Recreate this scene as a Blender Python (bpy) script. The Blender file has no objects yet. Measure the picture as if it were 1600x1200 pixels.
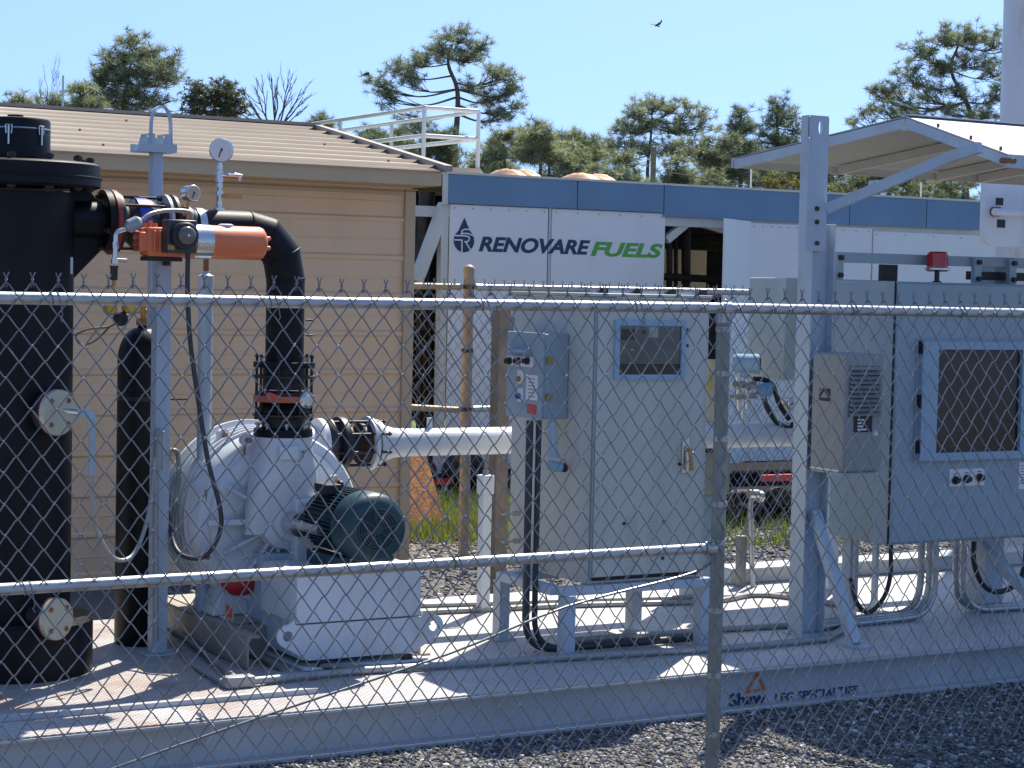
import bpy, bmesh, math, random
import numpy as np
from mathutils import Vector, Matrix
random.seed(7); rng = np.random.default_rng(11)
R = math.radians
S = bpy.context.scene
C = S.collection

# ------------------------------------------------------------------ camera
F = 3100.0
YAW, ROLL, PITCH = R(60.1), 0.0215, math.atan(150 / F)
CAM = Vector((0, 0, 1.7))
vv = Vector((math.cos(YAW) * math.cos(PITCH), math.sin(YAW) * math.cos(PITCH), -math.sin(PITCH)))
r0 = Vector((math.sin(YAW), -math.cos(YAW), 0)); u0 = r0.cross(vv)
rr = math.cos(ROLL) * r0 + math.sin(ROLL) * u0
uu = -math.sin(ROLL) * r0 + math.cos(ROLL) * u0
cd = bpy.data.cameras.new('camera'); cam = bpy.data.objects.new('camera', cd); C.objects.link(cam)
cd.sensor_width = 36; cd.lens = 36 * F / 1600; cd.clip_start = 0.05; cd.clip_end = 3000
m = Matrix((rr, uu, -vv)).transposed().to_4x4(); m.translation = CAM; cam.matrix_world = m
S.camera = cam
S.render.resolution_x, S.render.resolution_y = 1024, 768

# ------------------------------------------------------------------ light
SUN_AZ, SUN_EL = math.atan2(.75, .66), R(55)      # azimuth from +Y towards +X
W = bpy.data.worlds.new('World'); S.world = W; W.use_nodes = True
wn = W.node_tree.nodes; wn.clear()
sky = wn.new('ShaderNodeTexSky'); sky.sky_type = 'NISHITA'; sky.sun_disc = False
sky.sun_elevation = SUN_EL; sky.sun_rotation = SUN_AZ; sky.air_density = 1.0; sky.dust_density = 0.3; sky.ozone_density = 1.6
bg = wn.new('ShaderNodeBackground'); bg.inputs[1].default_value = 0.112
wo = wn.new('ShaderNodeOutputWorld')
tcw = wn.new('ShaderNodeTexCoord'); mpw = wn.new('ShaderNodeMapping'); mpw.vector_type = 'POINT'
mpw.inputs['Location'].default_value = (0, 0, .26); mpw.inputs['Scale'].default_value = (1, 1, .8)
nrmw = wn.new('ShaderNodeVectorMath'); nrmw.operation = 'NORMALIZE'
W.node_tree.links.new(tcw.outputs['Generated'], mpw.inputs[0]); W.node_tree.links.new(mpw.outputs[0], nrmw.inputs[0]); W.node_tree.links.new(nrmw.outputs[0], sky.inputs[0])
hsv = wn.new('ShaderNodeHueSaturation'); hsv.inputs['Saturation'].default_value = 1.06; hsv.inputs['Value'].default_value = 1
tint = wn.new('ShaderNodeMix'); tint.data_type = 'RGBA'; tint.blend_type = 'MULTIPLY'; tint.inputs[0].default_value = 1; tint.inputs[7].default_value = (.93, .93, 1, 1)
W.node_tree.links.new(sky.outputs[0], tint.inputs[6]); W.node_tree.links.new(tint.outputs[2], hsv.inputs['Color']); W.node_tree.links.new(hsv.outputs[0], bg.inputs[0]); W.node_tree.links.new(bg.outputs[0], wo.inputs[0])
sd = bpy.data.lights.new('sun', 'SUN'); sd.energy = 4.1; sd.angle = R(.53); sd.color = (1, .92, .80)
so = bpy.data.objects.new('sun', sd); C.objects.link(so)
sdir = Vector((math.sin(SUN_AZ) * math.cos(SUN_EL), math.cos(SUN_AZ) * math.cos(SUN_EL), math.sin(SUN_EL)))
so.rotation_euler = sdir.to_track_quat('Z', 'Y').to_euler(); so.location = (8, 8, 12)
S.view_settings.view_transform = 'Standard'; S.view_settings.look = 'None'
S.view_settings.exposure = 1.0; S.view_settings.gamma = 1
S.render.engine = 'CYCLES'

def at(px, py, Y=None, X=None, Z=None):
    """the point of the place seen at a pixel of the 1600x1200 photograph, on a plane"""
    px = float(px); py = float(py); Y = None if Y is None else float(Y)
    d = vv + (px - 800) / F * rr - (py - 600) / F * uu
    t = (Y - CAM.y) / d.y if Y is not None else (X - CAM.x) / d.x if X is not None else (Z - CAM.z) / d.z
    return CAM + t * d

# ------------------------------------------------------------------ materials
MATS = {}
def mat(name, col, rough=.5, metal=0, var=.07, scale=5, bump=0, bscale=80, dirt=None, dscale=3, damt=.4, dz=1, spec=.5, fine=0, trans=0, coat=0):
    if name in MATS: return MATS[name]
    M = bpy.data.materials.new(name); M.use_nodes = True
    n = M.node_tree.nodes; l = M.node_tree.links; b = n['Principled BSDF']
    b.inputs['Roughness'].default_value = rough; b.inputs['Metallic'].default_value = metal
    b.inputs['Specular IOR Level'].default_value = spec
    if coat: b.inputs['Coat Weight'].default_value = coat
    tc = n.new('ShaderNodeTexCoord'); mp = n.new('ShaderNodeMapping'); l.new(tc.outputs['Object'], mp.inputs[0])
    ns = n.new('ShaderNodeTexNoise'); ns.inputs['Scale'].default_value = scale; ns.inputs['Detail'].default_value = 6; l.new(mp.outputs[0], ns.inputs[0])
    rp = n.new('ShaderNodeValToRGB'); rp.color_ramp.elements[0].position = .3; rp.color_ramp.elements[1].position = .7
    lo = [max(0, c * (1 - var)) for c in col]; hi = [min(1, c * (1 + var)) for c in col]
    rp.color_ramp.elements[0].color = (*lo, 1); rp.color_ramp.elements[1].color = (*hi, 1); l.new(ns.outputs[0], rp.inputs[0])
    out = rp.outputs[0]
    if fine:
        nf = n.new('ShaderNodeTexNoise'); nf.inputs['Scale'].default_value = 90; nf.inputs['Detail'].default_value = 4; l.new(mp.outputs[0], nf.inputs[0])
        mx = n.new('ShaderNodeMix'); mx.data_type = 'RGBA'; mx.blend_type = 'OVERLAY'; mx.inputs[0].default_value = fine
        l.new(out, mx.inputs[6]); l.new(nf.outputs[0], mx.inputs[7]); out = mx.outputs[2]
    if dirt:
        m2 = n.new('ShaderNodeMapping'); m2.inputs['Scale'].default_value = (1, 1, dz); l.new(tc.outputs['Object'], m2.inputs[0])
        nd = n.new('ShaderNodeTexNoise'); nd.inputs['Scale'].default_value = dscale; nd.inputs['Detail'].default_value = 10; nd.inputs['Roughness'].default_value = .7; l.new(m2.outputs[0], nd.inputs[0])
        r2 = n.new('ShaderNodeValToRGB'); r2.color_ramp.elements[0].position = .5; r2.color_ramp.elements[1].position = .78
        r2.color_ramp.elements[0].color = (0, 0, 0, 1); r2.color_ramp.elements[1].color = (damt, damt, damt, 1); l.new(nd.outputs[0], r2.inputs[0])
        mx = n.new('ShaderNodeMix'); mx.data_type = 'RGBA'; l.new(r2.outputs[0], mx.inputs[0]); l.new(out, mx.inputs[6]); mx.inputs[7].default_value = (*dirt, 1); out = mx.outputs[2]
    l.new(out, b.inputs['Base Color'])
    rn = n.new('ShaderNodeMapRange'); rn.inputs[3].default_value = max(0, rough - .08); rn.inputs[4].default_value = min(1, rough + .1)
    l.new(ns.outputs[0], rn.inputs[0]); l.new(rn.outputs[0], b.inputs['Roughness'])
    if bump:
        nb = n.new('ShaderNodeTexNoise'); nb.inputs['Scale'].default_value = bscale; nb.inputs['Detail'].default_value = 5; l.new(mp.outputs[0], nb.inputs[0])
        bp = n.new('ShaderNodeBump'); bp.inputs['Strength'].default_value = bump; bp.inputs['Distance'].default_value = .01; l.new(nb.outputs[0], bp.inputs['Height']); l.new(bp.outputs[0], b.inputs['Normal'])
    MATS[name] = M
    return M

RUST = (.20, .07, .025)
galv = mat('galvanised', (.42, .44, .45), .34, .75, .16, 14, .12, 60, (.2, .17, .13), 9, .35)
wire = mat('mesh_wire', (.20, .21, .22), .36, .55, .15, 30)
oldgalv = mat('old_galvanised', (.25, .27, .25), .5, .45, .2, 9, .1, 60, (.25, .17, .1), 7, .4)
skid = mat('skid_paint', (.44, .465, .48), .5, 0, .06, 4, .05, 40, (.28, .2, .13), 3.5, .35, 1)
white = mat('white_paint', (.62, .66, .70), .42, 0, .05, 5, .04, 40, (.35, .22, .12), 5, .5, .35)
post_p = mat('post_paint', (.42, .50, .57), .42, 0, .06, 5, .04, 40, (.30, .2, .13), 9, .4, .4)
cabp = mat('cabinet_paint', (.51, .52, .465), .42, 0, .04, 3, .25, 3.5, (.25, .21, .15), 4, .3, .25)
cabd = mat('cabinet_blue_grey', (.30, .39, .435), .42, 0, .05, 3, .25, 3.5, (.22, .2, .17), 4, .3, .3)
acp = mat('ac_grey', (.27, .28, .275), .5, 0, .05, 3, .05, 60)
winframe = mat('window_frame_paint', (.28, .42, .54), .4, 0, .04, 4)
blackp = mat('black_pipe', (.006, .007, .009), .48, 0, .3, 6, .05, 50, (.035, .033, .03), 4, .5, .6, .22)
rubber = mat('black_rubber', (.018, .018, .02), .5, 0, .2, 10)
darkst = mat('dark_steel', (.035, .03, .028), .5, .4, .3, 12, .1, 60, RUST, 9, .5)
redfl = mat('red_flange', (.22, .035, .03), .5, 0, .15, 9, .1, 60, (.06, .03, .02), 8, .6)
orange = mat('orange_paint', (.74, .19, .07), .42, 0, .1, 6, .05, 40, (.45, .16, .08), 8, .6)
bluep = mat('blue_band', (.02, .06, .35), .4)
chrome = mat('stainless', (.62, .61, .58), .25, .95, .1, 20)
brass = mat('brass', (.42, .26, .07), .4, .4, .15, 20)
dialw = mat('dial_white', (.72, .72, .7), .4, 0, .02)
blackm = mat('black_marks', (.012, .012, .014), .5)
green = mat('motor_green', (.012, .05, .06), .42, 0, .12, 8, .05, 50, (.05, .06, .06), 9, .4)
greend = mat('motor_dark', (.008, .014, .016), .6)
tan = mat('tan_siding', (.68, .47, .29), .5, 0, .04, 2, .04, 12, (.34, .24, .16), 2.5, .35, .3)
roofm = mat('roof_metal', (.29, .25, .205), .45, .0, .05, 2, .03, 20, (.3, .24, .18), 3, .4)
trim = mat('tan_trim', (.46, .345, .22), .5, 0, .04, 3)
bluesteel = mat('blue_steel_band', (.14, .235, .35), .4, .3, .16, 1.2, .05, 20, (.13, .2, .28), 1.5, .6)
panelw = mat('white_panel', (.74, .74, .76), .45, 0, .03, 1.5, .03, 8, (.5, .46, .42), 2, .25, .4)
framew = mat('frame_white', (.6, .6, .57), .5, 0, .06, 5, 0, 1, (.3, .26, .2), 4, .4)
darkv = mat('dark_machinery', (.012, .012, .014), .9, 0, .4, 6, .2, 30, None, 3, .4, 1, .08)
navy = mat('navy_lettering', (.008, .032, .10), .45)
lime = mat('green_lettering', (.09, .36, .055), .45)
logoor = mat('orange_logo', (.55, .16, .06), .5)
wood = mat('weathered_wood', (.27, .20, .14), .8, 0, .25, 9, .4, 60, (.16, .1, .06), 6, .5, .2)
woodor = mat('orange_wood', (.62, .30, .11), .75, 0, .3, 8, .4, 50, (.2, .09, .04), 12, .6, .15)
redp = mat('red_paint', (.45, .015, .02), .4, 0, .1, 6)
redlab = mat('red_label', (.6, .07, .05), .5)
paper = mat('paper_label', (.75, .75, .74), .5, 0, .04)
yellow = mat('yellow_label', (.7, .5, .05), .5)
rustm = mat('rusty_steel', (.27, .12, .06), .75, .1, .35, 12, .2, 60)
tarp = mat('orange_tarp', (.62, .38, .2), .6, 0, .15, 3, .2, 12)
bframe = mat('blower_frame', (.34, .31, .26), .6, 0, .15, 6, .1, 40, (.18, .11, .06), 5, .7, .4)
yfl = mat('flange_cover', (.52, .50, .38), .35, .3, .1, 9, .05, 40, (.3, .22, .12), 9, .5)
cond = mat('conduit_grey', (.33, .34, .33), .5, .35, .1, 8, .05, 40)
pvcd = mat('dark_conduit', (.035, .04, .048), .5, 0, .2, 8)
birdm = mat('bird_feathers', (.08, .07, .06), .8)
bark = mat('pine_bark', (.13, .10, .085), .9, 0, .3, 2, .3, 8)

def glassmat(name, tint, alpha):
    M = bpy.data.materials.new(name); M.use_nodes = True; n = M.node_tree.nodes; l = M.node_tree.links; n.clear()
    t = n.new('ShaderNodeBsdfTransparent'); t.inputs[0].default_value = (*tint, 1)
    g = n.new('ShaderNodeBsdfGlossy'); g.inputs['Roughness'].default_value = .04
    fr = n.new('ShaderNodeFresnel'); fr.inputs[0].default_value = alpha
    mx = n.new('ShaderNodeMixShader'); o = n.new('ShaderNodeOutputMaterial')
    l.new(fr.outputs[0], mx.inputs[0]); l.new(t.outputs[0], mx.inputs[1]); l.new(g.outputs[0], mx.inputs[2]); l.new(mx.outputs[0], o.inputs[0])
    return M
glass = glassmat('window_glass', (.9, .92, .92), 1.4)
glassdk = glassmat('smoked_glass', (.25, .24, .23), 1.5)
def redglass():
    M = bpy.data.materials.new('red_glass'); M.use_nodes = True; b = M.node_tree.nodes['Principled BSDF']
    b.inputs['Base Color'].default_value = (.42, .01, .02, 1); b.inputs['Roughness'].default_value = .12; b.inputs['Coat Weight'].default_value = .5
    return M
redg = redglass()

def plate_mat():
    """walkway plate: small raised lozenges, rust stains"""
    M = mat('tread_plate', (.52, .52, .515), .5, .05, .06, 3, 0, 1, (.26, .14, .07), 2.2, .5)
    n = M.node_tree.nodes; l = M.node_tree.links; b = n['Principled BSDF']
    tc = n.new('ShaderNodeTexCoord'); mp = n.new('ShaderNodeMapping'); mp.inputs['Rotation'].default_value = (0, 0, R(45)); mp.inputs['Scale'].default_value = (48, 48, 0.001)
    l.new(tc.outputs['Object'], mp.inputs[0])
    v = n.new('ShaderNodeTexVoronoi'); v.inputs['Scale'].default_value = 1; v.inputs['Randomness'].default_value = 0.05; l.new(mp.outputs[0], v.inputs[0])
    r = n.new('ShaderNodeValToRGB'); r.color_ramp.elements[0].position = .25; r.color_ramp.elements[1].position = .45
    r.color_ramp.elements[0].color = (1, 1, 1, 1); r.color_ramp.elements[1].color = (0, 0, 0, 1); l.new(v.outputs['Distance'], r.inputs[0])
    bp = n.new('ShaderNodeBump'); bp.inputs['Strength'].default_value = .9; bp.inputs['Distance'].default_value = .004
    l.new(r.outputs[0], bp.inputs['Height']); l.new(bp.outputs[0], b.inputs['Normal'])
    # darker colour in the hollows between the lozenges
    lk = b.inputs['Base Color'].links[0]; src = lk.from_socket; l.remove(lk)
    r2 = n.new('ShaderNodeValToRGB'); r2.color_ramp.elements[0].position = .42; r2.color_ramp.elements[1].position = .62; r2.color_ramp.elements[0].color = (0, 0, 0, 1); r2.color_ramp.elements[1].color = (.75, .75, .75, 1); l.new(v.outputs['Distance'], r2.inputs[0])
    # the plate is dirtier and rustier towards its left end
    sx = n.new('ShaderNodeSeparateXYZ'); l.new(tc.outputs['Object'], sx.inputs[0]); wr = n.new('ShaderNodeMapRange'); wr.inputs[1].default_value = 0; wr.inputs[2].default_value = -1.6; wr.inputs[3].default_value = .18; wr.inputs[4].default_value = 1; l.new(sx.outputs['X'], wr.inputs[0])
    ml = n.new('ShaderNodeMath'); ml.operation = 'MULTIPLY'; l.new(r2.outputs[0], ml.inputs[0]); l.new(wr.outputs[0], ml.inputs[1])
    n3 = n.new('ShaderNodeTexNoise'); n3.inputs['Scale'].default_value = 3.3; n3.inputs['Detail'].default_value = 9; n3.inputs['Roughness'].default_value = .7; l.new(tc.outputs['Object'], n3.inputs[0])
    r3 = n.new('ShaderNodeValToRGB'); r3.color_ramp.elements[0].position = .42; r3.color_ramp.elements[1].position = .68; l.new(n3.outputs[0], r3.inputs[0])
    m3 = n.new('ShaderNodeMath'); m3.operation = 'MULTIPLY'; l.new(r3.outputs[0], m3.inputs[0]); w3 = n.new('ShaderNodeMapRange'); w3.inputs[1].default_value = -.3; w3.inputs[2].default_value = -2.0; w3.inputs[3].default_value = 0; w3.inputs[4].default_value = .85; l.new(sx.outputs['X'], w3.inputs[0]); l.new(w3.outputs[0], m3.inputs[1])
    mr = n.new('ShaderNodeMix'); mr.data_type = 'RGBA'; l.new(m3.outputs[0], mr.inputs[0]); l.new(src, mr.inputs[6]); mr.inputs[7].default_value = (.34, .20, .12, 1); src = mr.outputs[2]
    mx = n.new('ShaderNodeMix'); mx.data_type = 'RGBA'; l.new(ml.outputs[0], mx.inputs[0]); l.new(src, mx.inputs[6]); mx.inputs[7].default_value = (.10, .08, .065, 1); l.new(mx.outputs[2], b.inputs['Base Color'])
    return M
plate = plate_mat()

def needle_mat(name, dark, light, trans=.25):
    M = bpy.data.materials.new(name); M.use_nodes = True; n = M.node_tree.nodes; l = M.node_tree.links; n.clear()
    a = n.new('ShaderNodeAttribute'); a.attribute_name = 'tone'
    mx = n.new('ShaderNodeMix'); mx.data_type = 'RGBA'; mx.inputs[6].default_value = (*dark, 1); mx.inputs[7].default_value = (*light, 1); l.new(a.outputs['Fac'], mx.inputs[0])
    d = n.new('ShaderNodeBsdfDiffuse'); t = n.new('ShaderNodeBsdfTranslucent'); g = n.new('ShaderNodeBsdfGlossy'); g.inputs['Roughness'].default_value = .45
    s = n.new('ShaderNodeMixShader'); s.inputs[0].default_value = trans; s2 = n.new('ShaderNodeMixShader'); s2.inputs[0].default_value = .05; o = n.new('ShaderNodeOutputMaterial')
    l.new(mx.outputs[2], d.inputs[0]); l.new(mx.outputs[2], t.inputs[0]); l.new(d.outputs[0], s.inputs[1]); l.new(t.outputs[0], s.inputs[2])
    l.new(s.outputs[0], s2.inputs[1]); l.new(g.outputs[0], s2.inputs[2]); l.new(s2.outputs[0], o.inputs[0])
    return M
needles = needle_mat('pine_needles', (.05, .09, .045), (.46, .50, .25), .45)
leaves = needle_mat('broad_leaves', (.06, .09, .04), (.32, .34, .13), .4)
yleaves = needle_mat('yellow_leaves', (.14, .14, .02), (.32, .28, .03), .35)
grassm = needle_mat('grass_blades', (.10, .15, .02), (.28, .32, .04), .35)

# ------------------------------------------------------------------ mesh builder
def frame_of(d):
    d = Vector(d).normalized(); a = Vector((0, 0, 1)) if abs(d.z) < .9 else Vector((1, 0, 0))
    x = a.cross(d).normalized(); return x, d.cross(x).normalized(), d

class MB:
    def __init__(s): s.v = []; s.f = []
    def add(s, vs, fs):
        o = len(s.v); s.v += [tuple(p) for p in vs]; s.f += [tuple(i + o for i in f) for f in fs]; return s
    def box(s, x0, x1, y0, y1, z0, z1):
        return s.add([(x0, y0, z0), (x1, y0, z0), (x1, y1, z0), (x0, y1, z0), (x0, y0, z1), (x1, y0, z1), (x1, y1, z1), (x0, y1, z1)],
                     [(0, 3, 2, 1), (4, 5, 6, 7), (0, 1, 5, 4), (1, 2, 6, 5), (2, 3, 7, 6), (3, 0, 4, 7)])
    def bar(s, a, b, w, h, up=(0, 0, 1)):
        a = Vector(a); b = Vector(b); d = (b - a).normalized(); sx = d.cross(Vector(up)).normalized(); sy = sx.cross(d).normalized()
        vs = [p + sx * i * w / 2 + sy * j * h / 2 for p in (a, b) for i, j in ((-1, -1), (1, -1), (1, 1), (-1, 1))]
        return s.add(vs, [(0, 1, 2, 3), (7, 6, 5, 4), (0, 4, 5, 1), (1, 5, 6, 2), (2, 6, 7, 3), (3, 7, 4, 0)])
    def tube(s, pts, r, n=10, caps=True):
        pts = [Vector(p) for p in pts]; k = len(pts); rs = r if isinstance(r, (list, tuple)) else [r] * k
        vs = []; x, y, d = frame_of(pts[1] - pts[0])
        for i, p in enumerate(pts):
            dn = (pts[min(i + 1, k - 1)] - pts[max(i - 1, 0)])
            if dn.length < 1e-9: dn = d
            dn = dn.normalized(); x = (x - dn * x.dot(dn)).normalized(); y = dn.cross(x)
            vs += [p + (x * math.cos(2 * math.pi * j / n) + y * math.sin(2 * math.pi * j / n)) * rs[i] for j in range(n)]
        fs = [(i * n + j, i * n + (j + 1) % n, (i + 1) * n + (j + 1) % n, (i + 1) * n + j) for i in range(k - 1) for j in range(n)]
        if caps: fs += [tuple(range(n - 1, -1, -1)), tuple(range((k - 1) * n, k * n))]
        return s.add(vs, fs)
    def cyl(s, a, b, r, n=20, r2=None): return s.tube([a, b], [r, r if r2 is None else r2], n)
    def lathe(s, o, d, prof, n=32):
        """prof: list of (along, radius)"""
        o = Vector(o); x, y, d = frame_of(d); vs = []
        for t, r in prof: vs += [o + d * t + (x * math.cos(2 * math.pi * j / n) + y * math.sin(2 * math.pi * j / n)) * max(r, 1e-4) for j in range(n)]
        k = len(prof); fs = [(i * n + j, i * n + (j + 1) % n, (i + 1) * n + (j + 1) % n, (i + 1) * n + j) for i in range(k - 1) for j in range(n)]
        fs += [tuple(range(n - 1, -1, -1)), tuple(range((k - 1) * n, k * n))]
        return s.add(vs, fs)
    def prism(s, poly, ext):
        n = len(poly); e = Vector(ext); p = [Vector(q) for q in poly]
        return s.add(p + [q + e for q in p], [tuple(range(n - 1, -1, -1)), tuple(range(n, 2 * n))] + [(i, (i + 1) % n, n + (i + 1) % n, n + i) for i in range(n)])
    def ball(s, c, r, n=12, sc=(1, 1, 1)):
        c = Vector(c); vs = []; m_ = n // 2
        for i in range(m_ + 1):
            a = math.pi * i / m_
            vs += [c + Vector((math.sin(a) * math.cos(2 * math.pi * j / n) * r * sc[0], math.sin(a) * math.sin(2 * math.pi * j / n) * r * sc[1], math.cos(a) * r * sc[2])) for j in range(n)]
        return s.add(vs, [(i * n + j, (i + 1) * n + j, (i + 1) * n + (j + 1) % n, i * n + (j + 1) % n) for i in range(m_) for j in range(n)])
    def build(s, name, material, parent=None, loc=None, bevel=0, smooth=True, angle=35):
        me = bpy.data.meshes.new(name)
        w = Vector((0, 0, 0))
        if parent is not None:
            q = parent
            while q: w += q.location; q = q.parent
            L = Vector((0, 0, 0))
        else:
            if loc is None:
                a = np.array(s.v); loc = ((a[:, 0].min() + a[:, 0].max()) / 2, (a[:, 1].min() + a[:, 1].max()) / 2, a[:, 2].min())
            w = L = Vector(loc)
        me.from_pydata([(p[0] - w.x, p[1] - w.y, p[2] - w.z) for p in s.v], [], s.f)
        bm = bmesh.new(); bm.from_mesh(me); bmesh.ops.recalc_face_normals(bm, faces=bm.faces); bm.to_mesh(me); bm.free()
        me.materials.append(material)
        if smooth:
            me.polygons.foreach_set('use_smooth', [True] * len(me.polygons)); me.set_sharp_from_angle(angle=R(angle))
        o = bpy.data.objects.new(name, me); C.objects.link(o); o.location = L
        if parent is not None: o.parent = parent
        if bevel:
            bv = o.modifiers.new('bevel', 'BEVEL'); bv.width = bevel; bv.segments = 2; bv.limit_method = 'ANGLE'; bv.harden_normals = False
        return o

def thing(name, label, cat, loc, group=None):
    o = bpy.data.objects.new(name, None); C.objects.link(o); o.location = loc; o.empty_display_size = .1
    o['label'] = label; o['category'] = cat
    if group: o['group'] = group
    return o
def tag(o, label, cat, group=None):
    o['label'] = label; o['category'] = cat
    if group: o['group'] = group
    return o
def kind(o, k):
    o['kind'] = k; return o
def BX(x0, x1, y0, y1, z0, z1): return MB().box(x0, x1, y0, y1, z0, z1)
def smooth_path(pts, k=6):
    P_ = [Vector(p) for p in pts]; P_ = [P_[0] * 2 - P_[1]] + P_ + [P_[-1] * 2 - P_[-2]]; out = []
    for i in range(1, len(P_) - 2):
        a, b, c, d = P_[i - 1:i + 3]
        for j in range(k):
            t = j / k; out.append(.5 * ((2 * b) + (c - a) * t + (2 * a - 5 * b + 4 * c - d) * t * t + (3 * b - a - 3 * c + d) * t ** 3))
    return out + [P_[-2]]
def fillet(pts, r, k=5):
    P_ = [Vector(p) for p in pts]; out = [P_[0]]
    for i in range(1, len(P_) - 1):
        a, b, c = P_[i - 1], P_[i], P_[i + 1]; d1 = (a - b); d2 = (c - b); q = min(r, d1.length * .45, d2.length * .45)
        s1 = b + d1.normalized() * q; s2 = b + d2.normalized() * q
        for j in range(k + 1):
            t = j / k; out.append(s1 * (1 - t) ** 2 + b * 2 * t * (1 - t) + s2 * t * t)
    return out + [P_[-1]]
def bolts(parent, c, axis, rad, n, r, length, material, name='bolt', start=0):
    """n separate bolts with hexagonal heads and nuts on a ring"""
    x, y, d = frame_of(axis); c = Vector(c)
    mb = MB().cyl(-d * length / 2, d * length / 2, r * .55, 8); mb.cyl(-d * length / 2 * .95, -d * (length / 2 - r * 1.1), r, 6); mb.cyl(d * (length / 2 - r * 1.1), d * length / 2 * .95, r, 6)
    w = Vector((0, 0, 0)); q = parent
    while q: w += q.location; q = q.parent
    first = None
    for i in range(n):
        a = 2 * math.pi * i / n + start; p = c + (x * math.cos(a) + y * math.sin(a)) * rad
        if first is None: first = o = mb.build(name, material, parent)
        if True:
            if i == 0:
                me = first.data
                for vtx in me.vertices: vtx.co += w          # mesh local to its own centre
            else:
                o = first.copy(); C.objects.link(o); o.parent = parent
            o.location = p - w
def scatter(parent, name, mb, spots, material, bevel=0):
    """copies of one small mesh (modelled round the origin), each a part of its own"""
    w = Vector((0, 0, 0)); q = parent
    while q: w += q.location; q = q.parent
    o = None
    for p in spots:
        if o is None:
            o = mb.build(name, material, parent, bevel=bevel)
            for v in o.data.vertices: v.co += w
        else:
            o = o.copy(); C.objects.link(o); o.parent = parent
        o.location = Vector(p) - w
def text_mesh(s, size, shear=0, bold=0, width=None):
    cu = bpy.data.curves.new('t', 'FONT'); cu.body = s; cu.size = size; cu.shear = shear; cu.offset = bold; cu.extrude = .0015
    o = bpy.data.objects.new('t', cu); C.objects.link(o); bpy.context.view_layer.update()
    me = bpy.data.meshes.new_from_object(o.evaluated_get(bpy.context.evaluated_depsgraph_get()))
    C.objects.unlink(o); bpy.data.objects.remove(o)
    return me
def lettering(s, name, origin, h, width, material, parent, xdir=(1, 0, 0), zdir=(0, 0, 1), shear=0, bold=0, label=None):
    """letters standing on a plate: origin = lower left corner, h = capital height, width = run"""
    me = text_mesh(s, 1, shear, bold)
    a = np.array([v.co[:] for v in me.vertices]); mn, mx = a.min(0), a.max(0)
    X = Vector(xdir).normalized(); Z = Vector(zdir).normalized(); Nn = X.cross(Z)
    w = Vector((0, 0, 0)); q = parent
    while q: w += q.location; q = q.parent
    for v in me.vertices:
        x = (v.co.x - mn[0]) / (mx[0] - mn[0]) * width; z = (v.co.y - mn[1]) / (mx[1] - mn[1]) * h
        v.co = Vector(origin) - w + X * x + Z * z + Nn * v.co.z
    me.materials.clear(); me.materials.append(material); me.name = name
    o = bpy.data.objects.new(name, me); C.objects.link(o); o.parent = parent
    if label: o['label'] = label
    return o
def raw(name, V_, F_, material, tone=None, parent=None, loc=(0, 0, 0)):
    """fast mesh from numpy: V (n,3), F (m,3) triangles"""
    me = bpy.data.meshes.new(name); V_ = np.asarray(V_, dtype=np.float32) - np.array(loc, dtype=np.float32); F_ = np.asarray(F_, dtype=np.int32)
    me.vertices.add(len(V_)); me.vertices.foreach_set('co', V_.ravel())
    me.loops.add(F_.size); me.loops.foreach_set('vertex_index', F_.ravel())
    me.polygons.add(len(F_)); me.polygons.foreach_set('loop_start', np.arange(0, F_.size, 3, dtype=np.int32)); me.polygons.foreach_set('loop_total', np.full(len(F_), 3, dtype=np.int32))
    me.update(); me.validate()
    if tone is not None:
        at_ = me.attributes.new('tone', 'FLOAT', 'POINT'); at_.data.foreach_set('value', np.asarray(tone, dtype=np.float32))
    me.materials.append(material)
    o = bpy.data.objects.new(name, me); C.objects.link(o)
    if parent is not None: o.parent = parent; o.location = (0, 0, 0)
    else: o.location = loc
    return o

DK = .175    # deck height
# ------------------------------------------------------------------ ground
def ground():
    M = mat('gravel_ground', (.12, .115, .11), .95, 0, .3, 25, .9, 55, (.07, .06, .055), 30, .8)
    g = MB(); g.add([(-300, -60, 0), (900, -60, 0), (900, 900, 0), (-300, 900, 0)], [(0, 1, 2, 3)])
    kind(g.build('ground', M, loc=(0, 0, 0), smooth=False), 'structure')
    G = mat('lawn_ground', (.10, .16, .03), .95, 0, .3, 6, .6, 40, (.16, .12, .06), 4, .6)
    g = MB(); g.add([(-10, 11.75, .004), (60, 11.75, .004), (60, 60, .004), (-10, 60, .004)], [(0, 1, 2, 3)])
    kind(g.build('lawn', G, loc=(0, 0, 0.0), smooth=False), 'structure')
ground()

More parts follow.
